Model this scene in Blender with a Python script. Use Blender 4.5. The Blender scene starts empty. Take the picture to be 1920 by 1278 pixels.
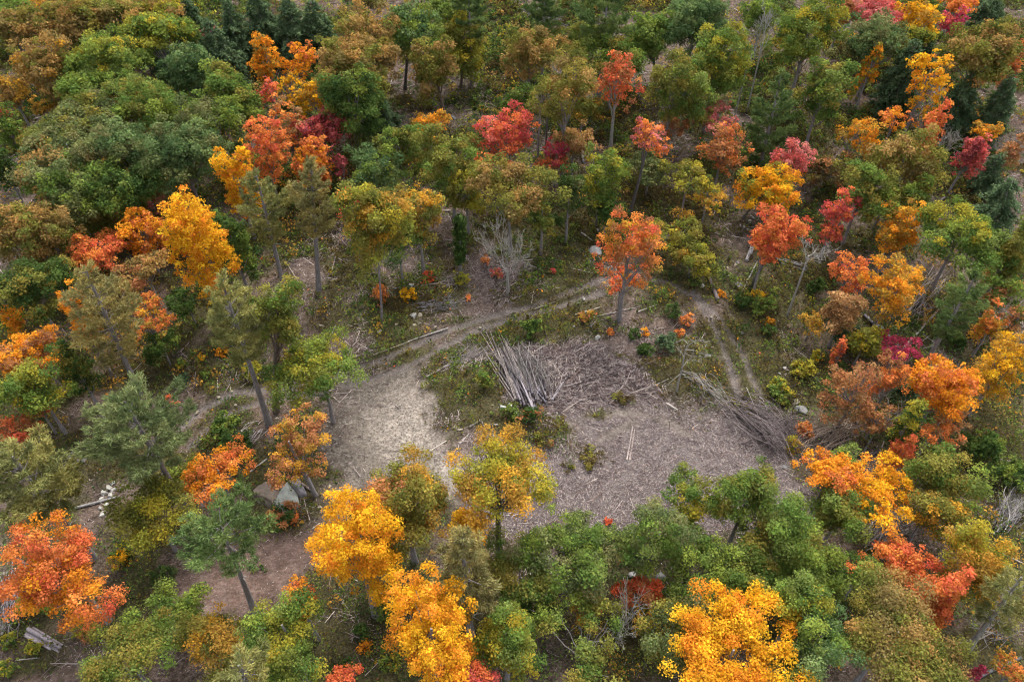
import bpy, math, random
import numpy as np
from mathutils import Vector

# ---------------------------------------------------------------- camera, sky, sun, exposure
S = bpy.context.scene
COL = S.collection
F_PX, CAM_H, PITCH = 1380.0, 55.0, math.radians(45)      # focal length in photo pixels, drone height, tilt
cam_d = bpy.data.cameras.new("camera")
cam_d.sensor_width = 36.0
cam_d.lens = 36.0 * F_PX / 1920.0
cam_d.clip_start = 0.5
cam_d.clip_end = 3000
cam = bpy.data.objects.new("camera", cam_d)
cam.location = (0, 0, CAM_H)
cam.rotation_euler = (math.pi / 2 - PITCH, 0, 0)
COL.objects.link(cam)
S.camera = cam

SUN_EL, SUN_AZ = math.radians(58), math.radians(20)      # sun high, slightly behind the far trees
W = bpy.data.worlds.new("World")
S.world = W
W.use_nodes = True
nt = W.node_tree
nt.nodes.clear()
sky = nt.nodes.new("ShaderNodeTexSky")
sky.sky_type = 'NISHITA'
sky.sun_disc = False
sky.sun_elevation = SUN_EL
sky.sun_rotation = SUN_AZ
sky.air_density = 1.0
sky.dust_density = 4.0
sky.ozone_density = 0.6
hs = nt.nodes.new("ShaderNodeHueSaturation")
hs.inputs['Saturation'].default_value = 0.35            # overcast: nearly colourless sky light
bgn = nt.nodes.new("ShaderNodeBackground")
bgn.inputs['Strength'].default_value = 0.15
wo = nt.nodes.new("ShaderNodeOutputWorld")
nt.links.new(sky.outputs[0], hs.inputs['Color'])
nt.links.new(hs.outputs[0], bgn.inputs['Color'])
nt.links.new(bgn.outputs[0], wo.inputs[0])
sun_d = bpy.data.lights.new("sun", 'SUN')
sun_d.energy = 0.9
sun_d.angle = math.radians(30)
sun_d.color = (1.0, 0.96, 0.9)
sun = bpy.data.objects.new("sun", sun_d)
sdir = Vector((math.sin(SUN_AZ) * math.cos(SUN_EL), math.cos(SUN_AZ) * math.cos(SUN_EL), math.sin(SUN_EL)))
sun.rotation_euler = sdir.to_track_quat('Z', 'Y').to_euler()
sun.location = (0, 60, 120)
COL.objects.link(sun)
S.view_settings.view_transform = 'Standard'
S.view_settings.look = 'None'
S.view_settings.exposure = 1.52
S.view_settings.gamma = 1
S.render.engine = 'CYCLES'
S.cycles.max_bounces = 7
S.cycles.diffuse_bounces = 5
S.cycles.transmission_bounces = 5
S.cycles.glossy_bounces = 1
S.cycles.filter_width = 1.1
S.cycles.use_adaptive_sampling = True
S.cycles.adaptive_threshold = 0.02

# ---------------------------------------------------------------- numeric helpers
RNG = np.random.default_rng(11)
_perm = np.random.default_rng(3).random((256, 256))


def vnoise(x, y):
    xi = np.floor(x).astype(int); yi = np.floor(y).astype(int)
    fx = x - xi; fy = y - yi
    fx = fx * fx * (3 - 2 * fx); fy = fy * fy * (3 - 2 * fy)
    a = _perm[xi % 256, yi % 256]; b = _perm[(xi + 1) % 256, yi % 256]
    c = _perm[xi % 256, (yi + 1) % 256]; d = _perm[(xi + 1) % 256, (yi + 1) % 256]
    return (a * (1 - fx) + b * fx) * (1 - fy) + (c * (1 - fx) + d * fx) * fy


def fbm(x, y, s, o=4, seed=0):
    x = np.asarray(x, float) / s + 17.3 * seed; y = np.asarray(y, float) / s + 9.1 * seed
    t = 0; a = 0.5; n = 0
    for _ in range(o):
        t = t + a * vnoise(x, y); n += a
        x = x * 2.03 + 5.1; y = y * 2.03 + 1.7; a *= 0.5
    return t / n


def terrain(x, y):
    x = np.asarray(x, float); y = np.asarray(y, float)
    yy = np.minimum(np.maximum(y - 48, 0), 220)
    z = 0.10 * (yy - 14 * (1 - np.exp(-yy / 14)))
    z = z + 1.6 * (fbm(x, y, 34, 3, 1) - 0.5) + 0.5 * (fbm(x, y, 9, 3, 2) - 0.5)
    return z


def ray(u, v):
    a = (u - 960) / F_PX; b = -(v - 639) / F_PX
    s, c = math.sin(PITCH), math.cos(PITCH)
    return a, c + b * s, -s + b * c


def at(u, v, h=0.0):
    """the spot of the place seen at photo pixel (u, v), h metres above the ground"""
    dx, dy, dz = ray(u, v)
    t = (CAM_H - h) / -dz
    for _ in range(12):
        z = float(terrain(dx * t, dy * t)) + h
        t = 0.4 * t + 0.6 * (CAM_H - z) / -dz
    return np.array([dx * t, dy * t, CAM_H + dz * t])


def depth_of(p):
    return p[1] * math.cos(PITCH) + (CAM_H - p[2]) * math.sin(PITCH)


def lin(c):
    c = np.asarray(c, float) / 255.0
    return np.where(c <= 0.04045, c / 12.92, ((c + 0.055) / 1.055) ** 2.4)


def unit(v):
    return v / np.maximum(np.linalg.norm(v, axis=-1, keepdims=True), 1e-9)


class Acc:
    """collects quads and triangles (with a colour each) and links them as ONE mesh object"""
    def __init__(s):
        s.v = []; s.q = []; s.t = []; s.qc = []; s.tc = []; s.n = 0

    def add(s, v, f, c=None):
        v = np.asarray(v, float).reshape(-1, 3); f = np.asarray(f, int)
        if len(f) == 0: return
        if c is None: c = (0.3, 0.3, 0.3)
        c = np.asarray(c, float)
        if c.ndim == 1: c = np.broadcast_to(c, (len(f), 3))
        s.v.append(v)
        (s.q if f.shape[1] == 4 else s.t).append(f + s.n)
        (s.qc if f.shape[1] == 4 else s.tc).append(c)
        s.n += len(v)

    def build(s, name, mat, parent=None, loc=(0, 0, 0), smooth=False, local=True):
        me = bpy.data.meshes.new(name)
        v = np.concatenate(s.v) if s.v else np.zeros((0, 3))
        loc = np.asarray(loc, float)
        if local: v = v - loc
        q = np.concatenate(s.q) if s.q else np.zeros((0, 4), int)
        t = np.concatenate(s.t) if s.t else np.zeros((0, 3), int)
        nf = len(q) + len(t)
        me.vertices.add(len(v)); me.vertices.foreach_set("co", v.astype(np.float32).ravel())
        li = np.concatenate([q.ravel(), t.ravel()]).astype(np.int32)
        me.loops.add(len(li)); me.loops.foreach_set("vertex_index", li)
        st = np.concatenate([np.arange(len(q)) * 4, len(q) * 4 + np.arange(len(t)) * 3]).astype(np.int32)
        me.polygons.add(nf); me.polygons.foreach_set("loop_start", st)
        try:
            me.polygons.foreach_set("loop_total", np.concatenate([np.full(len(q), 4), np.full(len(t), 3)]).astype(np.int32))
        except Exception: pass
        if smooth: me.polygons.foreach_set("use_smooth", np.ones(nf, bool))
        cols = np.concatenate([np.concatenate(x) for x in (s.qc, s.tc) if x])
        at_ = me.attributes.new("tint", 'FLOAT_COLOR', 'FACE')
        at_.data.foreach_set("color", np.concatenate([cols, np.ones((nf, 1))], 1).astype(np.float32).ravel())
        me.update(calc_edges=True)
        me.materials.append(mat)
        o = bpy.data.objects.new(name, me)
        COL.objects.link(o)
        if parent is not None: o.parent = parent
        else: o.location = loc
        return o


def tag(o, label, cat, group=None, kind=None):
    if label: o['label'] = label
    if cat: o['category'] = cat
    if group: o['group'] = group
    if kind: o['kind'] = kind
    return o


def empty(name, loc, label, cat, group=None):
    o = bpy.data.objects.new(name, None)
    COL.objects.link(o)
    o.location = loc; o.empty_display_size = 0.5
    return tag(o, label, cat, group)


def tube(acc, pts, rad, sides=7, col=(0.3, 0.3, 0.3), cap=True):
    pts = np.asarray(pts, float); rad = np.asarray(rad, float)
    n = len(pts)
    tg = np.gradient(pts, axis=0); tg = unit(tg)
    ref = np.array([1.0, 0, 0]) if abs(tg[0][0]) < 0.8 else np.array([0, 1.0, 0])
    a = unit(np.cross(tg, ref)); b = np.cross(tg, a)
    an = np.linspace(0, 2 * np.pi, sides, endpoint=False)
    ring = pts[:, None] + rad[:, None, None] * (a[:, None] * np.cos(an)[None, :, None] + b[:, None] * np.sin(an)[None, :, None])
    i = np.arange(n - 1)[:, None] * sides; j = np.arange(sides)[None]; k = (j + 1) % sides
    f = np.stack([i + j, i + k, i + sides + k, i + sides + j], -1).reshape(-1, 4)
    acc.add(ring.reshape(-1, 3), f, col)
    if cap:
        for e, p in ((0, pts[0]), (n - 1, pts[-1])):
            vv = np.concatenate([ring[e], p[None]])
            ff = [(x, (x + 1) % sides, sides) for x in range(sides)]
            acc.add(vv, ff, np.asarray(col) * 1.25)


def bez(p, q, r, n):
    t = np.linspace(0, 1, n)[:, None]
    return (1 - t) ** 2 * np.asarray(p) + 2 * t * (1 - t) * np.asarray(q) + t * t * np.asarray(r)


# ---------------------------------------------------------------- materials
def mat(name):
    m = bpy.data.materials.new(name); m.use_nodes = True
    n = m.node_tree; n.nodes.clear()
    return m, n, n.nodes.new("ShaderNodeOutputMaterial")


def N(n, t, **kw):
    x = n.nodes.new("ShaderNode" + t)
    for k, v in kw.items():
        if k in x.inputs: x.inputs[k].default_value = v
        else: setattr(x, k, v)
    return x


def mixc(n, fac, a, b, blend='MIX'):
    x = n.nodes.new("ShaderNodeMix"); x.data_type = 'RGBA'; x.blend_type = blend
    for i, s in ((0, fac), (6, a), (7, b)):
        if hasattr(s, 'links') or hasattr(s, 'is_linked'): n.links.new(s, x.inputs[i])
        elif i == 0: x.inputs[0].default_value = s
        else: x.inputs[i].default_value = (*s, 1) if len(s) == 3 else s
    return x.outputs[2]


def ramp(n, src, stops):
    r = n.nodes.new("ShaderNodeValToRGB")
    e = r.color_ramp.elements
    while len(e) < len(stops): e.new(0.5)
    for x, (p, c) in zip(e, stops):
        x.position = p; x.color = (*c, 1) if not isinstance(c, (int, float)) else (c, c, c, 1)
    n.links.new(src, r.inputs[0])
    return r.outputs[0]


def make_leaf(name, trans):
    m, n, out = mat(name)
    a = N(n, "Attribute", attribute_name="tint")
    g = N(n, "NewGeometry"); 
    no = N(n, "TexNoise", Scale=1.4, Detail=3.0)
    n.links.new(g.outputs['Position'], no.inputs['Vector'])
    v = ramp(n, no.outputs[0], [(0.3, 0.78), (0.7, 1.18)])
    c = mixc(n, 1.0, a.outputs[0], v, 'MULTIPLY')
    d = N(n, "BsdfDiffuse"); t = N(n, "BsdfTranslucent")
    n.links.new(c, d.inputs[0]); n.links.new(c, t.inputs[0])
    mx = N(n, "MixShader"); mx.inputs[0].default_value = trans
    n.links.new(d.outputs[0], mx.inputs[1]); n.links.new(t.outputs[0], mx.inputs[2])
    n.links.new(mx.outputs[0], out.inputs[0])
    return m


M_LEAF = make_leaf("leaves", 0.36)
M_NEEDLE = make_leaf("needles", 0.2)


def make_wood(name, sc, lo, hi):
    m, n, out = mat(name)
    a = N(n, "Attribute", attribute_name="tint")
    tc = N(n, "TexCoord"); mp = N(n, "Mapping"); mp.inputs['Scale'].default_value = sc
    n.links.new(tc.outputs['Object'], mp.inputs[0])
    no = N(n, "TexNoise", Scale=2.0, Detail=6.0, Roughness=0.7)
    n.links.new(mp.outputs[0], no.inputs['Vector'])
    v = ramp(n, no.outputs[0], [(0.32, lo), (0.68, hi)])
    c = mixc(n, 1.0, a.outputs[0], v, 'MULTIPLY')
    p = N(n, "BsdfPrincipled", Roughness=0.9)
    n.links.new(c, p.inputs['Base Color'])
    bp = N(n, "Bump", Strength=0.6, Distance=0.05); n.links.new(no.outputs[0], bp.inputs['Height'])
    n.links.new(bp.outputs[0], p.inputs['Normal'])
    n.links.new(p.outputs[0], out.inputs[0])
    return m


M_BARK = make_wood("bark", (5, 5, 1.2), 0.45, 1.5)
M_LOG = make_wood("weathered_wood", (3, 3, 3), 0.5, 1.45)
M_STICK = make_wood("debris_wood", (1, 1, 1), 0.7, 1.3)


def make_rock():
    m, n, out = mat("granite")
    a = N(n, "Attribute", attribute_name="tint"); tc = N(n, "TexCoord")
    no = N(n, "TexNoise", Scale=1.6, Detail=8.0, Roughness=0.7); n.links.new(tc.outputs['Object'], no.inputs['Vector'])
    v = ramp(n, no.outputs[0], [(0.3, 0.5), (0.62, 1.15)])
    c = mixc(n, 1.0, a.outputs[0], v, 'MULTIPLY')
    n2 = N(n, "TexNoise", Scale=3.1, Detail=5.0); n.links.new(tc.outputs['Object'], n2.inputs['Vector'])
    l = ramp(n, n2.outputs[0], [(0.55, 0.0), (0.68, 0.7)])
    c = mixc(n, l, c, (0.10, 0.12, 0.085))
    p = N(n, "BsdfPrincipled", Roughness=0.95); n.links.new(c, p.inputs['Base Color'])
    bp = N(n, "Bump", Strength=0.8, Distance=0.12); n.links.new(no.outputs[0], bp.inputs['Height'])
    n.links.new(bp.outputs[0], p.inputs['Normal']); n.links.new(p.outputs[0], out.inputs[0])
    return m


M_ROCK = make_rock()
# ---------------------------------------------------------------- the ground and its zones
def poly(pts):
    return np.array([at(u, v)[:2] for u, v in pts])


def sd_poly(x, y, P):
    d = np.full(x.shape, 1e9); inside = np.zeros(x.shape, bool)
    n = len(P)
    for i in range(n):
        a, b = P[i], P[(i + 1) % n]
        ex, ey = b - a
        wx, wy = x - a[0], y - a[1]
        t = np.clip((wx * ex + wy * ey) / (ex * ex + ey * ey + 1e-9), 0, 1)
        d = np.minimum(d, (wx - t * ex) ** 2 + (wy - t * ey) ** 2)
        cond = ((a[1] <= y) != (b[1] <= y)) & (x < a[0] + (y - a[1]) * ex / (ey if abs(ey) > 1e-9 else 1e-9))
        inside ^= cond
    d = np.sqrt(d)
    return np.where(inside, -d, d)


def d_line(x, y, P):
    d = np.full(x.shape, 1e9)
    for a, b in zip(P[:-1], P[1:]):
        ex, ey = b - a
        t = np.clip(((x - a[0]) * ex + (y - a[1]) * ey) / (ex * ex + ey * ey + 1e-9), 0, 1)
        d = np.minimum(d, (x - a[0] - t * ex) ** 2 + (y - a[1] - t * ey) ** 2)
    return np.sqrt(d)


def sm(a, b, x):
    t = np.clip((x - a) / (b - a), 0, 1)
    return t * t * (3 - 2 * t)


Z_CHIP = poly([(930, 655), (990, 640), (1060, 648), (1130, 640), (1190, 665), (1225, 695), (1262, 738), (1320, 735), (1375, 760),
               (1420, 790), (1460, 840), (1490, 880), (1530, 900), (1535, 935), (1480, 960), (1400, 1000), (1250, 1010), (1150, 1000),
               (1060, 985), (960, 1000), (880, 960), (865, 900), (870, 850), (905, 835), (985, 825), (965, 770), (925, 720)])
Z_DARK = poly([(940, 660), (1000, 645), (1130, 645), (1200, 680), (1260, 740), (1210, 755), (1120, 745), (1060, 770), (990, 765)])
Z_SAND = poly([(615, 725), (690, 690), (770, 665), (850, 650), (800, 720), (835, 790), (870, 830), (890, 870), (880, 930), (850, 950), (760, 940),
               (690, 930), (640, 960), (600, 990), (560, 1000), (590, 940), (622, 880), (612, 800), (595, 760)])
Z_ROAD = poly([(550, 985), (640, 940), (670, 1040), (580, 1090), (490, 1125), (400, 1170), (320, 1230), (240, 1320), (0, 1330), (90, 1250),
               (230, 1180), (335, 1105), (440, 1045)])
RUTS = [poly(p) for p in (
    [(610, 705), (700, 680), (760, 655), (850, 615), (930, 590), (1000, 572), (1070, 545), (1130, 525), (1200, 512)],
    [(650, 722), (760, 690), (850, 640), (900, 615), (960, 598), (1060, 570), (1130, 548)],
    [(1190, 515), (1260, 530), (1310, 562), (1345, 620), (1368, 680), (1385, 745)],
    [(1300, 545), (1350, 598), (1385, 650), (1408, 700), (1425, 742)],
    [(600, 712), (520, 730), (440, 735), (380, 765), (340, 800)],
    [(600, 735), (520, 745), (450, 765), (400, 790), (360, 835)])]
ARCS = [poly(p) for p in ([(1040, 812), (1090, 785), (1150, 772), (1210, 775), (1262, 800)], [(1105, 835), (1160, 805), (1190, 790)], [(1240, 780), (1290, 815)])]
# (u, v, half width, half height, strength): ellipses in which low growth stands thick
GREEN = [(905, 640, 60, 22, 1.3), (1040, 615, 95, 28, 1.5), (998, 625, 25, 30, 1.4), (905, 715, 28, 55, 1.4), (985, 780, 42, 24, 1.4), (1310, 715, 75, 55, 1.5),
         (1490, 735, 75, 28, 1.6), (1250, 405, 130, 45, 1.3), (950, 145, 65, 80, 1.2), (425, 800, 45, 35, 1.5), (480, 885, 60, 50, 1.2), (1865, 870, 75, 110, 1.6),
         (520, 700, 60, 14, .7), (450, 752, 60, 8, .9), (640, 560, 60, 50, .9), (1180, 220, 120, 60, .7), (1450, 150, 60, 90, .7), (1760, 330, 90, 60, .8), (900, 260, 100, 50, .7), (745, 640, 70, 40, .8), (800, 560, 80, 30, .8), (1090, 470, 50, 45, 1), (1280, 500, 90, 70, 1.1), (1420, 560, 60, 60, 1.3),
         (1450, 650, 60, 70, .8), (1060, 560, 90, 30, .7), (500, 960, 60, 50, 1.0), (300, 660, 60, 50, 1.2), (250, 1000, 60, 60, .9), (60, 1130, 50, 60, 1.2),
         (1170, 745, 22, 14, 1.2), (1100, 850, 42, 18, 1.6), (1030, 812, 46, 28, 1.4), (1120, 775, 28, 10, 1.1), (1000, 800, 30, 20, 1.3), (150, 1120, 90, 70, .9), (690, 1130, 50, 60, .7), (640, 1210, 70, 60, .7),
         (1790, 590, 60, 60, .9), (1850, 730, 60, 70, .9), (1120, 1180, 90, 70, .8), (1620, 620, 60, 50, 1.2), (1560, 700, 60, 40, 1), (1500, 560, 60, 80, .8), (700, 330, 300, 60, .5), (900, 602, 90, 10, .9), (1030, 565, 80, 9, .9), (1365, 640, 14, 60, .9), (1395, 700, 12, 40, 1.2), (860, 735, 40, 40, .9)]
DRY = [(430, 680, 100, 40, 1.0), (610, 470, 50, 90, 1), (790, 520, 60, 80, .8), (950, 525, 90, 45, 1.4), (1120, 480, 60, 40, .7), (1240, 250, 90, 60, .9), (900, 190, 90, 60, 1.0),
       (1350, 390, 70, 45, .8), (1480, 690, 30, 60, 1), (830, 770, 45, 60, .9), (740, 700, 110, 35, 1.2), (870, 660, 60, 30, 1), (1170, 640, 60, 40, 1.2), (1130, 600, 70, 25, .9), (390, 850, 40, 20, .8),
       (30, 1080, 60, 90, 1.3), (1480, 790, 40, 40, 1), (1660, 990, 40, 60, 1), (1870, 980, 60, 60, 1.1), (1290, 1100, 60, 60, .5), (570, 930, 50, 60, .9), (680, 580, 70, 60, .9), (900, 590, 60, 20, 1.0),
       (880, 840, 60, 30, 1.2), (200, 1240, 120, 40, 1.0), (1460, 230, 60, 50, .8), (1750, 650, 60, 60, .9), (1060, 220, 80, 60, .7), (1890, 640, 40, 80, .8), (640, 1180, 80, 90, .9)]


def blobs(x, y, B):
    t = np.zeros(x.shape)
    for u, v, a, b, s in B:
        c = at(u, v); dx = abs(at(u + a, v)[0] - c[0]); dy = abs(at(u, v - b)[1] - c[1])
        t = np.maximum(t, s * np.exp(-(((x - c[0]) / dx) ** 2 + ((y - c[1]) / dy) ** 2)))
    return t


def zones(x, y):
    w1 = (fbm(x, y, 3.0, 4, 5) - 0.5) * 3.2
    w2 = (fbm(x, y, 1.1, 3, 6) - 0.5) * 1.0
    chip = sm(0.7, -0.9, sd_poly(x, y, Z_CHIP) + w1 + w2)
    dark = sm(0.8, -1.2, sd_poly(x, y, Z_DARK) + w1) * chip
    sand = sm(1.0, -1.6, sd_poly(x, y, Z_SAND) + w1 * 1.9 + w2 * 1.4)
    road = sm(1.4, -1.6, sd_poly(x, y, Z_ROAD) + w1 * 2.0 + w2 * 1.6)
    rut = np.zeros(x.shape)
    for P in RUTS: rut = np.maximum(rut, 0.95 * sm(0.74, 0.12, d_line(x, y, P) + w1 * 0.10 + w2 * 0.3))
    arc = np.zeros(x.shape)
    for P in ARCS: arc = np.maximum(arc, 0.8 * sm(0.8, 0.05, d_line(x, y, P) + w1 * 0.35 + w2 * 0.3))
    c = at(765, 800); core = np.exp(-(((x - c[0]) / 4.6) ** 2 + ((y - c[1]) / 5.2) ** 2) * 1.0)
    c = at(800, 745); core = np.maximum(core, .6 * np.exp(-(((x - c[0]) / 2.6) ** 2 + ((y - c[1]) / 3.0) ** 2)))
    c = at(660, 890); core = np.maximum(core, .45 * np.exp(-(((x - c[0]) / 2.0) ** 2 + ((y - c[1]) / 4.0) ** 2)))
    c = at(845, 870); core = np.maximum(core, np.exp(-(((x - c[0]) / 2.6) ** 2 + ((y - c[1]) / 4.0) ** 2)))
    for u, v, r, k in ((1062, 802, 2.0, .8), (1100, 832, 1.6, .55), (1180, 768, 1.5, .6), (1270, 800, 1.2, .6), (1010, 850, 1.6, .4)):
        c = at(u, v); arc = np.maximum(arc, k * np.exp(-(((x - c[0]) / r) ** 2 + ((y - c[1]) / r) ** 2)) * sm(.42, .62, fbm(x, y, 1.0, 4, 70)))
    green = blobs(x, y, GREEN); dry = blobs(x, y, DRY)
    bare = np.clip(chip + sand + road + rut, 0, 1)
    green = green * (0.35 + 1.3 * fbm(x, y, 2.2, 4, 8)) + sm(0.36, 0.6, fbm(x, y, 5, 4, 9)) * 0.9 * (1 - np.clip(chip + sand + road, 0, 1))
    inner = np.clip(chip + sand + road, 0, 1)
    green = np.clip(green, 0, 1.5) * (1 - 0.25 * inner) * (1 - 0.85 * rut)
    dry = np.clip(dry * (0.3 + 1.4 * fbm(x, y, 1.8, 4, 10)) + sm(0.5, 0.75, fbm(x, y, 4.5, 4, 12)) * 0.5, 0, 1.4)
    return dict(chip=chip, dark=dark, sand=sand, road=road, rut=rut, arc=arc, core=core, green=green, dry=dry, bare=bare)


def axis(lo, hi, step, far):
    core = np.arange(lo, hi + step, step)
    g = []; d = step; p = 0
    while p < far:
        d *= 1.35; p += d; g.append(p)
    g = np.array(g)
    return np.concatenate([lo - g[::-1], core, hi + g])


GX = axis(-96, 96, 0.36, 900)
GY = axis(8, 150, 0.36, 900)
gx, gy = np.meshgrid(GX, GY, indexing='ij')
ZN = zones(gx, gy)
gz = terrain(gx, gy) + 0.22 * (fbm(gx, gy, 1.3, 3, 20) - 0.5) * (1 - 0.7 * ZN['bare']) - 0.16 * ZN['rut'] + 0.1 * ZN['dark'] * fbm(gx, gy, 1.0, 3, 21)


def make_ground_mat():
    m, n, out = mat("forest_floor")
    A = N(n, "Attribute", attribute_name="zone_a"); B = N(n, "Attribute", attribute_name="zone_b")
    sa = N(n, "SeparateColor"); sb = N(n, "SeparateColor")
    n.links.new(A.outputs[0], sa.inputs[0]); n.links.new(B.outputs[0], sb.inputs[0])
    chip, sand, road = sa.outputs; green, dry, core = sb.outputs
    dark = A.outputs['Alpha']; rut = B.outputs['Alpha']
    g = N(n, "NewGeometry"); P = g.outputs['Position']

    def noise(s, d=4.0, r=0.6, vec=None):
        x = N(n, "TexNoise", Scale=s, Detail=d, Roughness=r); n.links.new(vec or P, x.inputs['Vector']); return x.outputs[0]

    def rot(a, sx, sy):
        x = N(n, "Mapping"); x.inputs['Rotation'].default_value = (0, 0, a); x.inputs['Scale'].default_value = (sx, sy, 1)
        n.links.new(P, x.inputs[0]); return x.outputs[0]
    fine = noise(5.5, 5, 0.75); big = noise(0.35, 4); mid = noise(1.4, 5, 0.7)
    # three families of thin chips and twigs lying at different angles
    tw = None
    for a, s in ((0.4, 4.2), (1.5, 4.8), (2.5, 3.8)):
        x = ramp(n, noise(s, 2.0, 0.5, rot(a, 1.0, 4.5)), [(0.55, 0.0), (0.64, 1.0)])
        tw = x if tw is None else mixc(n, 1.0, tw, x, 'LIGHTEN')
    floor = ramp(n, fine, [(0.30, (0.018, 0.014, 0.010)), (0.47, (0.052, 0.039, 0.027)), (0.58, (0.100, 0.074, 0.053)), (0.76, (0.20, 0.155, 0.115))])
    leafy = ramp(n, fine, [(0.3, (0.030, 0.019, 0.015)), (0.5, (0.100, 0.063, 0.048)), (0.72, (0.23, 0.15, 0.112))])
    c = mixc(n, ramp(n, big, [(0.42, 0.0), (0.6, 0.85)]), floor, leafy)
    dr = ramp(n, fine, [(0.3, (0.034, 0.024, 0.019)), (0.5, (0.112, 0.080, 0.065)), (0.7, (0.28, 0.22, 0.186))])
    c = mixc(n, dry, c, dr)
    tm = mixc(n, 1.0, tw, ramp(n, mid, [(0.4, 0.0), (0.65, 0.75)]), 'MULTIPLY')
    c = mixc(n, tm, c, (0.22, 0.185, 0.16))
    rd = ramp(n, noise(2.2, 6, 0.78, rot(-0.62, 0.9, 2.0)), [(0.3, (0.085, 0.056, 0.046)), (0.5, (0.200, 0.138, 0.114)), (0.7, (0.34, 0.265, 0.225))])
    rd = mixc(n, ramp(n, noise(0.9, 5, 0.7), [(0.38, 0.15), (0.62, 0.8)]), rd, leafy)
    c = mixc(n, road, c, rd)
    sd = ramp(n, noise(3.6, 5, 0.8), [(0.34, (0.024, 0.019, 0.014)), (0.48, (0.090, 0.074, 0.056)), (0.58, (0.185, 0.160, 0.130)), (0.76, (0.36, 0.33, 0.28))])
    sdb = ramp(n, noise(4.5, 4, 0.7), [(0.34, (0.075, 0.058, 0.046)), (0.46, (0.25, 0.212, 0.175)), (0.62, (0.42, 0.37, 0.315))])
    sd = mixc(n, ramp(n, noise(0.8, 5, 0.7), [(0.44, 0.0), (0.64, 0.65)]), sd, (0.085, 0.066, 0.052))
    sdb = mixc(n, ramp(n, noise(1.7, 4, 0.7), [(0.5, 0.0), (0.66, 0.6)]), sdb, (0.15, 0.13, 0.105))
    sd = mixc(n, core, sd, sdb)
    c = mixc(n, sand, c, sd)
    ch = ramp(n, noise(6.5, 4, 0.8), [(0.32, (0.021, 0.015, 0.014)), (0.5, (0.088, 0.067, 0.063)), (0.68, (0.24, 0.198, 0.185))])
    ch = mixc(n, mixc(n, 1.0, tw, (0.55, 0.55, 0.55), 'MULTIPLY'), ch, (0.24, 0.21, 0.206))
    ch = mixc(n, ramp(n, big, [(0.35, 0.0), (0.7, 0.35)]), ch, (0.22, 0.20, 0.185))
    dk = mixc(n, 1.0, ch, (0.62, 0.56, 0.57), 'MULTIPLY')
    ch = mixc(n, dark, ch, dk)
    c = mixc(n, chip, c, ch)
    rt = ramp(n, fine, [(0.3, (0.060, 0.050, 0.044)), (0.55, (0.150, 0.128, 0.114)), (0.75, (0.27, 0.24, 0.215))])
    c = mixc(n, rut, c, rt)
    gr = ramp(n, fine, [(0.3, (0.016, 0.017, 0.008)), (0.5, (0.058, 0.053, 0.023)), (0.72, (0.135, 0.115, 0.052))])
    c = mixc(n, ramp(n, green, [(0.15, 0.0), (0.8, 0.9)]), c, gr)
    c = mixc(n, 1.0, c, ramp(n, noise(0.7, 6, 0.7), [(0.33, 0.66), (0.68, 1.28)]), 'MULTIPLY')
    p = N(n, "BsdfPrincipled", Roughness=1.0); p.inputs['Specular IOR Level'].default_value = 0.1
    n.links.new(c, p.inputs['Base Color'])
    bp = N(n, "Bump", Strength=0.9, Distance=0.18); n.links.new(fine, bp.inputs['Height'])
    n.links.new(bp.outputs[0], p.inputs['Normal']); n.links.new(p.outputs[0], out.inputs[0])
    return m


M_GROUND = make_ground_mat()


def build_ground():
    nx, ny = gx.shape
    idx = np.arange(nx * ny).reshape(nx, ny)
    fa = np.stack([idx[:-1, :-1], idx[1:, :-1], idx[1:, 1:], idx[:-1, 1:]], -1).reshape(-1, 4)
    V = np.stack([gx, gy, gz], -1).reshape(-1, 3)
    sand = np.maximum(ZN['sand'], ZN['arc'] * 0.8); core = np.maximum(ZN['core'], ZN['arc'] * 0.8)
    za = np.stack([ZN['chip'] * (1 - .92 * np.clip(ZN['arc'], 0, 1)), sand, ZN['road'], ZN['dark']], -1).reshape(-1, 4)
    zb = np.stack([np.clip(ZN['green'], 0, 1), np.clip(ZN['dry'], 0, 1), core, ZN['rut']], -1).reshape(-1, 4)

    def cen(k): return ZN[k].ravel()[fa].mean(1)
    which = np.zeros(len(fa), int)
    which[(cen('rut') > 0.45)] = 3
    which[(cen('road') > 0.5)] = 3
    which[(cen('sand') > 0.5)] = 2
    which[(cen('chip') > 0.5)] = 1
    names = ["ground", "clearing_ground", "gravel_ground", "dirt_track"]
    labs = ["brown forest floor with leaf litter and low growth under the trees", "grey clearing floor covered with wood chips and twigs",
            "pale sandy gravel patch left of the chip covered clearing", "bare dirt track with wheel ruts through the forest"]
    for k, nm in enumerate(names):
        ff = fa[which == k]
        used = np.unique(ff); mp = np.full(len(V), -1); mp[used] = np.arange(len(used))
        me = bpy.data.meshes.new(nm)
        me.vertices.add(len(used)); me.vertices.foreach_set("co", V[used].astype(np.float32).ravel())
        li = mp[ff].ravel().astype(np.int32)
        me.loops.add(len(li)); me.loops.foreach_set("vertex_index", li)
        me.polygons.add(len(ff)); me.polygons.foreach_set("loop_start", (np.arange(len(ff)) * 4).astype(np.int32))
        me.polygons.foreach_set("use_smooth", np.ones(len(ff), bool))
        for an, arr in (("zone_a", za), ("zone_b", zb)):
            x = me.attributes.new(an, 'FLOAT_COLOR', 'POINT'); x.data.foreach_set("color", arr[used].astype(np.float32).ravel())
        me.update(calc_edges=True); me.materials.append(M_GROUND)
        o = bpy.data.objects.new(nm, me); COL.objects.link(o)
        tag(o, labs[k], "ground", kind="structure")


build_ground()
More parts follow.
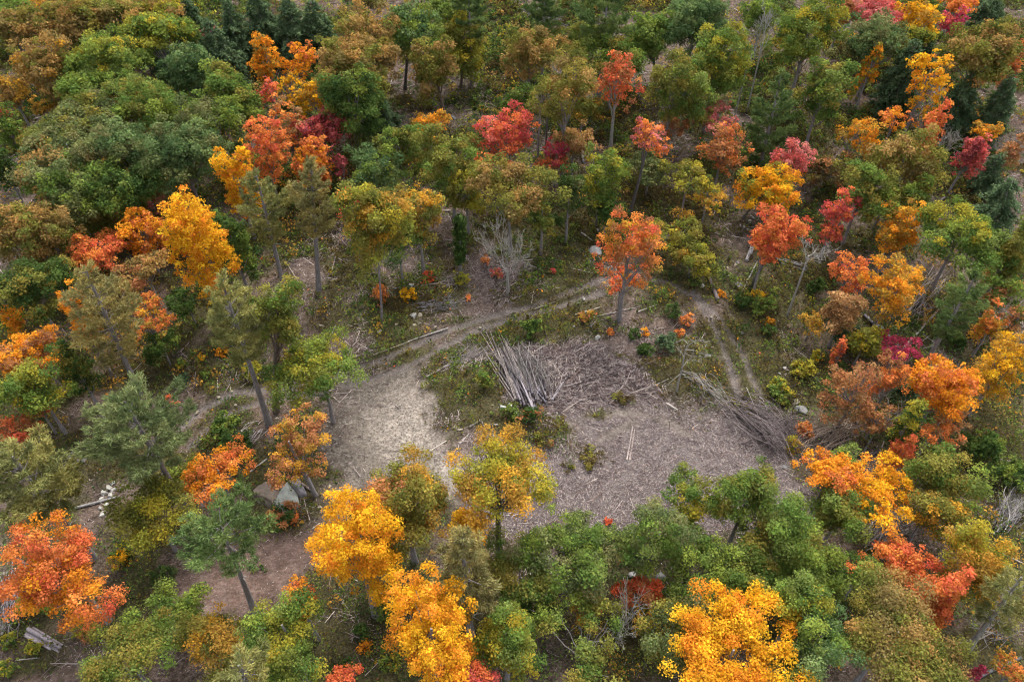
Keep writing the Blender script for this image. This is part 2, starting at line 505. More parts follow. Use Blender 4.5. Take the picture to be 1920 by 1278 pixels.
# ---------------------------------------------------------------- leaf colours (as they look in flat light, sRGB)
PAL = {
    'gr': [(106, 126, 58), (126, 140, 62), (90, 112, 54), (116, 130, 66)],
    'dk': [(70, 90, 46), (82, 102, 50), (60, 80, 42)],
    'bn': [(112, 98, 62), (98, 84, 58), (124, 108, 66)],
    'bg': [(90, 112, 68), (104, 124, 76), (78, 100, 62), (112, 128, 78)],
    'gg': [(102, 112, 68), (116, 122, 74), (90, 100, 62), (122, 122, 78)],
    'ol': [(118, 118, 56), (130, 126, 60), (102, 106, 52), (138, 126, 60)],
    'yg': [(140, 140, 58), (156, 148, 56), (120, 126, 56), (166, 150, 54)],
    'bz': [(146, 120, 72), (158, 128, 76), (128, 112, 68), (166, 130, 74)],
    'tn': [(178, 138, 92), (166, 126, 84), (188, 146, 98)],
    'gd': [(200, 152, 64), (184, 144, 66), (212, 162, 60), (174, 142, 68)],
    'ye': [(244, 186, 48), (236, 176, 44), (250, 196, 54), (228, 168, 46)],
    'yo': [(238, 160, 54), (230, 148, 50), (242, 168, 52)],
    'or': [(234, 140, 62), (226, 128, 58), (240, 150, 60), (216, 122, 60)],
    'ro': [(230, 114, 66), (236, 124, 66), (220, 100, 64), (240, 130, 66)],
    'rd': [(218, 98, 86), (208, 86, 80), (226, 112, 92)],
    'mr': [(172, 82, 82), (188, 90, 88), (158, 76, 76)],
    'cr': [(200, 66, 98), (188, 58, 92), (210, 80, 110)],
    'pk': [(220, 124, 114), (210, 112, 106), (228, 138, 124)],
    'ru': [(184, 122, 74), (194, 130, 76), (170, 112, 72), (198, 138, 82)],
    'pn': [(128, 128, 76), (140, 136, 80), (116, 118, 72), (146, 140, 82)],
    'pt': [(142, 132, 82), (154, 140, 84), (130, 124, 80)],
    'pb': [(112, 122, 78), (122, 130, 84), (100, 112, 72)],
    'pg': [(98, 116, 66), (110, 126, 72), (88, 106, 62)],
    'hm': [(84, 102, 70), (94, 112, 78), (74, 92, 64)],
    'rb': [(206, 88, 46), (218, 98, 48), (194, 80, 46)],
}
ALB = 0.86
GREENS = ('gr', 'dk', 'bg', 'gg', 'ol', 'yg', 'pn', 'pt', 'pb', 'pg', 'hm', 'bz')
PAL = {k: lin(v) * ALB * (1.22 if k in GREENS else 1.0) for k, v in PAL.items()}
for _k in ('or', 'ro', 'rd', 'mr', 'cr', 'rb', 'ru', 'pk'):             # leaves past their brightest
    PAL[_k] = PAL[_k] * .92 + .08 * PAL[_k].mean(1, keepdims=True)


def pick(rng, pal, n, zrel=None, xy=None):
    """leaf colours for n clumps: 'a' or 'a+b:.3' (share of b) or 'a+b:.3t' (b mostly on the outermost, topmost twigs)"""
    a, _, rest = pal.partition('+')
    A = PAL[a]
    c = A[rng.integers(0, len(A), n)]
    for part in filter(None, rest.split('+')):
        b, _, f = part.partition(':')
        top = f.endswith('t'); f = float(f.rstrip('t') or .3)
        s = rng.random(n)
        if xy is not None: s = 0.75 * s + 0.25 * np.clip((fbm(xy[:, 0], xy[:, 1] + xy[:, 2], 2.4, 2, rng.integers(90)) - 0.5) * 2.2 + 0.5, 0, 1)
        if top and zrel is not None: s = 0.5 * s + 0.5 * (1 - np.clip(zrel * 0.5 + 0.5, 0, 1))
        k = s < np.quantile(s, f) if n > 3 else s < f
        B = PAL[b]
        c = np.where(k[:, None], B[rng.integers(0, len(B), n)], c)
    return c


def leaf_quads(acc, rng, P, Nn, size, col, asp=0.62, fold=0.15):
    """one small bent blade per point"""
    n = len(P)
    if n == 0: return
    r = unit(rng.normal(size=(n, 3)))
    u = unit(np.cross(Nn, r)); w = np.cross(Nn, u)
    s = size * np.clip(rng.lognormal(-.06, .34, n), .5, 1.8)[:, None]
    a = asp * rng.uniform(0.8, 1.25, n)[:, None]
    k = Nn * s * fold
    v = np.stack([P - u * s * 0.55, P - w * s * a * 0.5 + u * s * rng.uniform(-.15, .15, (n, 1)) + k, P + u * s * 0.55, P + w * s * a * 0.5 + k], 1)
    acc.add(v.reshape(-1, 3), np.arange(n * 4).reshape(n, 4), col)


def jit(rng, c, a=0.14):
    n = len(c)
    return np.clip(c * (1 + rng.normal(0, a, (n, 1))) * (1 + rng.normal(0, 0.05, (n, 3))), 0.004, 0.92)


def crown_pts(rng, R, B, n, shape):
    """clump centres spread through a lobed crown of half width R and half height B, as offsets from its middle"""
    i = np.arange(n) + 0.5
    z = 1 - 2 * i / n
    z = np.clip(z + rng.normal(0, 0.5 / math.sqrt(n), n), -1, 1)
    ph = i * 2.39996 + rng.normal(0, 0.25, n) + rng.random() * 6
    keep = (z > -0.62) | (rng.random(n) < 0.35)
    z = z[keep]; ph = ph[keep]
    s = np.sqrt(np.maximum(1 - z * z, 0))
    d = np.stack([s * np.cos(ph), s * np.sin(ph), z], 1)
    lob = np.zeros(len(d))
    for _ in range(7):
        k = unit(rng.normal(size=3)); lob += rng.uniform(-.06, .20) * np.maximum(d @ k, 0) ** 5
    rr = np.clip(0.86 + lob, .55, 1.12) * rng.uniform(0.84, 1.04, len(d))
    p = d * rr[:, None]
    if shape == 'f':                                      # flame: narrow top, broad low
        t = np.clip((p[:, 2] + 1) / 2, 0, 1); f = 1.12 * (1 - t) ** 0.65 + 0.06
        f = np.minimum(f, 0.35 + 3 * t); f = f / np.maximum(np.sqrt(np.maximum(1 - (2 * t - 1) ** 2, .05)), .3)
        p[:, :2] *= np.clip(f, .2, 1.5)[:, None]
    if shape == 'v':                                      # vase: wide above
        t = np.clip((p[:, 2] + 1) / 2, 0, 1)
        p[:, :2] *= (0.5 + 0.62 * t)[:, None]
    return p * np.array([R, R, B]), p


def broad(rng, R, B, size, pal, style='o', sparse=1.0, shape='r', fit=None):
    """an oak- or maple-like crown: several limb masses, each a cloud of small leaf bunches; centre at 0"""
    acc = Acc()
    ax = np.array([R, R, B])
    K = 1 if R < .8 else int(np.clip(3.5 + 1.25 * R + rng.integers(-1, 2), 4, 11))
    if K == 1: LC = np.zeros((1, 3)); LR = np.array([[1.0, 1.0, 1.0]])
    else:
        i = np.arange(K - 1) + .5
        z = np.clip(.80 - 1.35 * i / (K - 1) + rng.normal(0, .1, K - 1), -.8, .9)
        ph = i * 2.39996 + rng.normal(0, .4, K - 1) + rng.random() * 6.3
        hr = np.sqrt(np.maximum(1 - z * z, .1)) * rng.uniform(.42, .74, K - 1)
        LC = np.concatenate([[[0, 0, .05]], np.stack([hr * np.cos(ph), hr * np.sin(ph), z * .66], 1)])
        lr = np.concatenate([[.56], rng.uniform(.32, .54, K - 1)])
        LR = lr[:, None] * rng.uniform(.85, 1.2, (K, 3)) * np.array([1, 1, .85])
        if shape == 'f':
            t = np.clip((LC[:, 2] + .7) / 1.5, 0, 1)
            LC[:, :2] *= (1.15 - .95 * t)[:, None]; LR *= (1.05 - .55 * t)[:, None]; LR[:, 2] *= 1.5
        if shape == 'v':
            t = np.clip((LC[:, 2] + .7) / 1.4, 0, 1); LC[:, :2] *= (.6 + .6 * t)[:, None]
    rc = float(np.clip(.11 * R + .16, .20, .56)) * (.95 if style == 'm' else 1.3)
    flat = .62 if style == 'm' else .75
    Cs = []
    for c, r in zip(LC, LR):
        q = r * ax
        area = 4 * math.pi * (((q[0] * q[1]) ** 1.6 + (q[0] * q[2]) ** 1.6 + (q[1] * q[2]) ** 1.6) / 3) ** (1 / 1.6)
        n = int(max(8, 0.95 * area / (math.pi * rc * rc)))
        d = unit(rng.normal(size=(n, 3)))
        d = d[(d[:, 2] > -.45) | (rng.random(n) < .45)]
        rr = 1.06 - .62 * rng.random(len(d)) ** 1.8 + (rng.random(len(d)) < .10) * rng.uniform(.05, .32, len(d))
        rr = rr * (1 + .12 * rng.normal(size=len(d)))
        Cs.append(c * ax + d * rr[:, None] * q)
    C = np.concatenate(Cs)
    own = np.repeat(np.arange(K), [len(x) for x in Cs])
    dep = np.full(len(C), 9.0)                                        # drop bunches buried inside another limb mass
    for k in range(K):
        e = np.linalg.norm((C - LC[k] * ax) / (LR[k] * ax), axis=1)
        dep = np.minimum(dep, np.where(own == k, 9, e))
    C = C[(dep > .55) | (rng.random(len(C)) < .3)]
    if sparse < 1: C = C[rng.random(len(C)) < sparse ** .8]
    if fit is not None: C, ax = fit(C, ax, rc * .8)
    P = C / ax
    nc = len(C)
    ccol = pick(rng, pal, nc, P[:, 2], C)
    ccol = ccol * rng.uniform(.80, 1.16, (nc, 1))
    rcs = rc * rng.uniform(.55, 1.5, nc)
    per = np.maximum(4, ((.84 if style == 'o' else .70) * 2 * math.pi * rcs ** 2 / (.5 * size * size)).astype(int))
    idx = np.repeat(np.arange(nc), per); nl = len(idx)
    d = unit(rng.normal(size=(nl, 3)) + np.array([0, 0, .55]))
    out = unit(P + np.array([0, 0, .25]))
    d = unit(d + .3 * out[idx])
    rad = rcs[idx][:, None] * (1.1 - .7 * rng.random((nl, 1)) ** 1.6)
    L = C[idx] + d * rad * np.array([1.0, 1.0, flat]) + rng.normal(0, .16 * rc, (nl, 3))
    Nn = unit(d * .6 + rng.normal(0, .6, (nl, 3)) + np.array([0, 0, .5]))
    leaf_quads(acc, rng, L, Nn, size, jit(rng, ccol[idx], .13), .72)
    return acc, C[np.linalg.norm(P, axis=1) > .45]


def pine(rng, Ht, z0, R, size, pal, lush=1.0):
    """white pine: whorls of long level boughs carrying feathery plumes; z measured from the ground"""
    acc = Acc(); wood = []
    Lc = Ht - z0
    z = z0
    P, D, C = [], [], []
    A = PAL[pal.split('+')[0]]
    while z < Ht - 0.25:
        t = (z - z0) / Lc
        prof = (0.55 + 1.3 * t) if t < 0.34 else (1.0 - ((t - 0.34) / 0.66) ** 1.25 * 0.9)
        nb = rng.integers(4, 7)
        a0 = rng.random() * 6.28
        for b in range(nb):
            if rng.random() > 0.86 * lush: continue
            L = R * prof * rng.uniform(0.6, 1.18)
            a = a0 + b * 6.283 / nb + rng.normal(0, .25)
            up = rng.uniform(0.05, 0.3) + 0.55 * t
            zz = z + rng.normal(0, .2)
            h = np.array([math.cos(a), math.sin(a), 0])
            tip = h * L + np.array([0, 0, zz + L * up])
            midp = h * L * 0.55 + np.array([0, 0, zz + L * up * 0.28])
            br = bez((0, 0, zz), midp, tip, 6)
            wood.append(br)
            side = np.array([-h[1], h[0], 0])
            k = max(6, int(L * 12 * min(lush, 1.3)))
            s = rng.uniform(0.22, 1.0, k) ** 0.8
            pts = (1 - s[:, None]) ** 2 * br[0] + 2 * s[:, None] * (1 - s[:, None]) * midp + s[:, None] ** 2 * tip
            wd = 0.36 * L * np.sqrt(np.maximum(1.12 - s, .02)) * np.minimum(1, s * 2.2)
            o = rng.uniform(-1, 1, k)
            pts = pts + side * (o * wd)[:, None] - h * (np.abs(o) * wd * 0.35)[:, None] + np.array([0, 0, 1]) * rng.normal(0.06, .10, k)[:, None]
            P.append(pts); C.append(np.repeat(A[rng.integers(0, len(A), 1)], k, 0) * rng.uniform(.88, 1.12))
            D.append(unit(h * 0.8 + side * (o * 0.8)[:, None] + np.array([0, 0, 0.55])))
        z += rng.uniform(0.75, 1.25) * (0.7 + 0.35 * Lc / 10)
    P.append(np.array([[0, 0, Ht - .1], [0, 0, Ht - .4], [0, 0, Ht - .7]])); C.append(A[[0, 0, 0]]); D.append(np.array([[0, 0, 1.0]] * 3))
    P = np.concatenate(P); D = np.concatenate(D); C = np.concatenate(C)
    q = max(8, int(15 * lush))
    idx = np.repeat(np.arange(len(P)), q); n = len(idx)
    d = unit(D[idx] + rng.normal(0, 0.62, (n, 3)))
    ln = rng.uniform(0.20, 0.46, n)[:, None] * (0.62 + 2.0 * size)
    base = P[idx] + rng.normal(0, .09, (n, 3))
    w = unit(np.cross(d, rng.normal(size=(n, 3)))) * (size * 0.28)
    v = np.stack([base - w, base + w, base + d * ln], 1)
    acc.add(v.reshape(-1, 3), np.arange(n * 3).reshape(n, 3), jit(rng, C[idx], .12))
    return acc, wood


def hemlock(rng, Ht, z0, R, size, pal):
    """hemlock or spruce: a dense dark cone of drooping sprays"""
    acc = Acc(); wood = []
    P, D, C = [], [], []
    A = PAL[pal.split('+')[0]]
    z = z0
    while z < Ht - 0.15:
        t = (z - z0) / (Ht - z0)
        Lr = R * (1 - t) ** 0.72 * min(1, 0.65 + 1.5 * t) + 0.15
        nb = int(6 + 3 * (1 - t))
        a0 = rng.random() * 6.28
        for b in range(nb):
            L = Lr * rng.uniform(0.62, 1.15); a = a0 + b * 6.283 / nb + rng.normal(0, .3)
            h = np.array([math.cos(a), math.sin(a), 0]); side = np.array([-h[1], h[0], 0])
            k = max(4, int(L * 10))
            s = rng.uniform(0.25, 1, k)
            zz = z + rng.normal(0, .2) + 0.22 * L * s - 0.42 * L * s * s
            wd = 0.30 * L * (1.1 - s) + .05
            o = rng.uniform(-1, 1, k)
            P.append(h * (s * L)[:, None] + side * (o * wd)[:, None] + np.array([0, 0, 1]) * (zz - .08 * np.abs(o) * L)[:, None])
            D.append(np.repeat((h * .8 + np.array([0, 0, -.25]))[None], k, 0) + side * (o * .7)[:, None])
            C.append(np.repeat(A[rng.integers(0, len(A), 1)], k, 0) * rng.uniform(.82, 1.15))
            if b % 3 == 0: wood.append(np.array([[0, 0, z], h * L * .5 + np.array([0, 0, z + .05 * L]), h * L * .9 + np.array([0, 0, z - .12 * L])]))
        z += rng.uniform(0.35, 0.6)
    P.append(np.array([[0, 0, Ht - .1]])); C.append(A[:1]); D.append(np.array([[0, 0, 1.0]]))
    P = np.concatenate(P); D = unit(np.concatenate(D)); C = np.concatenate(C)
    q = 6
    idx = np.repeat(np.arange(len(P)), q); n = len(idx)
    d = unit(D[idx] + rng.normal(0, .5, (n, 3)))
    base = P[idx] + rng.normal(0, .12, (n, 3))
    w = unit(np.cross(d, np.array([0, 0, 1.0]) + rng.normal(0, .45, (n, 3)))) * (size * .33)
    ln = rng.uniform(.22, .5, n)[:, None] * (.7 + size)
    v = np.stack([base - w * .5, base + d * ln * .5 - w, base + d * ln, base + d * ln * .5 + w], 1)
    acc.add(v.reshape(-1, 3), np.arange(n * 4).reshape(n, 4), jit(rng, C[idx], .13))
    return acc, wood


BARKS = {'grey': lin((122, 116, 114)), 'dark': lin((84, 78, 76)), 'pale': lin((142, 138, 130)), 'brown': lin((104, 90, 80)), 'white': lin((196, 194, 182))}


def trunk_acc(rng, top, r0, bark, limbs=(), flare=1.35, curve=.25):
    """tapered trunk from the ground (0,0,-.3) to `top` with limbs to the given points"""
    acc = Acc(); top = np.asarray(top, float)
    h = top[2]
    n = 9
    mid = top * 0.5 + np.array([rng.normal(0, curve), rng.normal(0, curve), 0])
    pts = bez((0, 0, -.35), mid, top, n)
    t = np.linspace(0, 1, n)
    rad = r0 * (1 - 0.72 * t); rad[0] *= flare; rad[1] *= 1.06
    col = BARKS[bark]
    tube(acc, pts, rad, 9, col)
    for L in limbs:
        L = np.asarray(L, float)
        s = np.clip((L[2] * 0.62) / max(h, .1) + rng.uniform(-.06, .02), 0.2, 0.95)
        i = s * (n - 1); a = int(min(i, n - 2)); f = i - a
        st = pts[a] * (1 - f) + pts[a + 1] * f
        rr = r0 * (1 - .72 * s)
        q = st * 0.45 + L * 0.55 + np.array([0, 0, -0.12 * np.linalg.norm(L - st)])
        br = bez(st, q, L, 6) + np.concatenate([np.zeros((1, 3)), rng.normal(0, .05, (5, 3))])
        tube(acc, br, np.linspace(max(rr * .5, .04), .025, 6), 5, col, cap=False)
    return acc, pts


def bare_acc(rng, top, r0, bark, spread=0.55, levels=4, first=0.35, nb=4, up=0.5, minr=.012, twig=1.0):
    """a leafless tree: trunk, forking limbs and twigs as one branching mesh"""
    acc = Acc(); col = BARKS[bark]
    top = np.asarray(top, float)
    H = np.linalg.norm(top)

    def grow(p, d, L, r, lev):
        n = 5
        e = p + d * L + np.array([0, 0, up * 0.25 * L])
        q = p + d * L * 0.5 + rng.normal(0, .07 * L, 3)
        pts = bez(p, q, e, n)
        tube(acc, pts, np.linspace(r, max(r * .55, minr), n), 6 if lev < 2 else 4, col, cap=False)
        if lev >= levels: return
        k = nb if lev < 2 else (3 if lev < levels - 1 else int(4 * twig))
        for j in range(k):
            s = rng.uniform(0.3, 1.0) if j else 1.0
            i = s * (n - 1); a = int(min(i, n - 2)); st = pts[a] + (pts[a + 1] - pts[a]) * (i - a)
            dd = unit(unit(e - p) * 0.9 + rng.normal(0, spread, 3) + np.array([0, 0, up * .35]))
            grow(st, dd, L * rng.uniform(.45, .75), max(r * rng.uniform(.36, .58), minr), lev + 1)
    tt = np.linspace(0, 1, 6)[:, None]
    st = tt * top * first
    tube(acc, np.concatenate([[[0, 0, -.3]], st[1:]]), r0 * np.linspace(1.25, .82, 6), 9, col)
    p = top * first
    for j in range(nb + 1):
        d = unit(unit(top) * 1.0 + rng.normal(0, spread, 3) + np.array([0, 0, .25]))
        grow(p - unit(top) * rng.uniform(0, .12) * H, d, H * (1 - first) * rng.uniform(.35, .6), r0 * .42, 1)
    return acc


# ---------------------------------------------------------------- planting
KIND = {'o': ('oak_tree', 'oaks of the autumn forest'), 'm': ('maple_tree', 'maples of the autumn forest'), 'p': ('pine_tree', 'white pines of the forest'),
        'h': ('hemlock_tree', 'dark hemlocks of the forest'), 'b': ('bare_tree', 'leafless trees of the forest')}


def opt(o, k, d):
    for w in o.split():
        if w[0] == k and w[1:].replace('.', '').isdigit(): return float(w[1:])
    return d


def plant(row, num):
    kind, pal, box, base, o, label = [x.strip() for x in row.split('|')]
    u, v, w, h = [float(x) for x in box.split(',')]
    rng = np.random.default_rng(1000 + num)
    delta = PITCH + math.atan((v - 639) / F_PX)
    if base != '-':
        bu, bv = [float(x) for x in base.split(',')]
        G = at(bu, bv)
        d = ray(u, v); t = G[1] / d[1]
        C = np.array([d[0] * t, G[1], CAM_H + d[2] * t])
        Dp = depth_of(C)
        R = w * Dp / (2 * F_PX); hb = h * Dp / (2 * F_PX)
        B = math.sqrt(max(hb * hb - (R * math.sin(delta)) ** 2, 0)) / math.cos(delta)
        B = max(B, 0.5 * R)
        B = min(B, (C[2] - G[2]) * 0.95)
    else:
        Hc = 7.0
        for _ in range(6):
            C = at(u, v, Hc); Dp = depth_of(C)
            R = w * Dp / (2 * F_PX); hb = h * Dp / (2 * F_PX)
            B = math.sqrt(max(hb * hb - (R * math.sin(delta)) ** 2, 0)) / math.cos(delta)
            B = min(max(B, (0.62 if kind in 'om' else 0.9) * R), 2.6 * R)
            cl = opt(o, 'c', min(7.0, max(.7, 1.55 * R - .4)) if kind in 'om' else (min(8, 2.2 * R) if kind == 'p' else .8))
            Hc = 0.5 * Hc + 0.5 * (cl + B)
        G = np.array([C[0], C[1], float(terrain(C[0], C[1]))])
    if kind == 'p': R *= 1.02
    if kind == 'h': R *= 1.2
    size = float(np.clip(0.0025 * Dp, 0.105, 0.30)) * opt(o, 'z', 1)
    nm, grp = KIND[kind]
    root = empty(nm, G, label, "tree", grp)
    off = C - G
    shape = 'f' if ' f ' in f' {o} ' else ('v' if ' v ' in f' {o} ' else 'r')
    bark = next((b for b in BARKS if b in o), 'grey')
    sp = opt(o, 's', 1.0)
    r0 = opt(o, 't', float(np.clip(0.05 + 0.016 * (off[2] + B) , .05, .30)))
    if kind in 'om':
        off0 = off.copy()

        def fit(Q, ax, pad):
            """size and centre the limb masses so that the crown is as wide and tall as the one in the photo"""
            for _ in range(3):
                X = G + off + Q
                D = X[:, 1] * math.cos(PITCH) + (CAM_H - X[:, 2]) * math.sin(PITCH)
                uu = 960 + F_PX * X[:, 0] / D
                vv = 639 + F_PX * ((CAM_H - X[:, 2]) * math.cos(PITCH) - X[:, 1] * math.sin(PITCH)) / D
                pd = pad * F_PX / np.median(D)
                u0, u1 = np.quantile(uu, (.015, .985)) + np.array([-pd, pd]); v0, v1 = np.quantile(vv, (.015, .985)) + np.array([-pd, pd])
                fx = np.clip((w * 1.06 - 2 * pd) / max(u1 - u0 - 2 * pd, 1), .7, 1.35); fz = np.clip((h * 1.06 - 2 * pd) / max(v1 - v0 - 2 * pd, 1), .75, 1.3)
                Q = Q * np.array([fx, fx, fz]); ax = ax * np.array([fx, fx, fz])
                k = np.median(D) / F_PX
                off[0] += (u - (u0 + u1) / 2) * k
                dv = -(v - (v0 + v1) / 2) * k
                off[1] += dv * math.sin(PITCH); off[2] = max(off[2] + dv * math.cos(PITCH), ax[2] * .7 + .3)
            return Q, ax
        acc, pts = broad(rng, R, B, size, pal, kind, sp, shape, fit)
        if base == '-':
            G = G + np.array([off[0] - off0[0], off[1] - off0[1], 0]); z1 = float(terrain(G[0], G[1]))
            off[:2] = off0[:2]; off[2] += G[2] - z1; G[2] = z1; root.location = G
        cr = acc.build("crown", M_LEAF, root); cr.location = off
        far = pts[rng.permutation(len(pts))[:(14 if R > 2 else 6)]] * 0.8 + off
        if sp < .75: far = pts[rng.permutation(len(pts))[:34]] * 0.93 + off
        tk, _ = trunk_acc(rng, off + np.array([0, 0, B * 0.45]), r0, bark, [p for p in far if p[2] > 0.5])
    elif kind in 'ph':
        Ht = off[2] + B; z0 = max(off[2] - B, 0.4)
        if kind == 'p':
            acc, wood = pine(rng, Ht, z0, R, size, pal, opt(o, 'l', 1.0))
        else:
            acc, wood = hemlock(rng, Ht, z0, R, size, pal)
        sh = lambda P: P + np.outer(np.asarray(P)[:, 2] / max(off[2], .1), [off[0], off[1], 0])
        acc.v = [sh(x) for x in acc.v]
        cr = acc.build("crown", M_NEEDLE, root)
        tk, _ = trunk_acc(rng, np.array([off[0] * Ht / off[2], off[1] * Ht / off[2], Ht * .97]), r0, bark, (), curve=.05)
        for b in wood:
            tube(tk, sh(b), np.linspace(.05, .015, len(b)), 4, BARKS[bark], cap=False)
        for _ in range(int(opt(o, 'd', 6 if kind == 'p' else 0))):       # dead snags below the live crown
            z = rng.uniform(max(z0 * .55, .5), z0 + .5); a = rng.random() * 6.28; L = rng.uniform(.5, 1.6)
            b = np.array([[0, 0, z], [math.cos(a) * L * .5, math.sin(a) * L * .5, z + .1], [math.cos(a) * L, math.sin(a) * L, z + rng.uniform(-.2, .4)]])
            tube(tk, sh(b), np.array([.04, .03, .015]), 4, BARKS['pale'], cap=False)
    else:
        tk = bare_acc(rng, off + np.array([0, 0, B]), r0, bark, spread=opt(o, 'w', .55), first=opt(o, 'q', .35), levels=int(opt(o, 'n', 4)), nb=int(opt(o, 'k', 4)), twig=opt(o, 'y', 1))
        cr = None
    tr = tk.build("trunk", M_BARK, root, smooth=True, local=False)
    return root
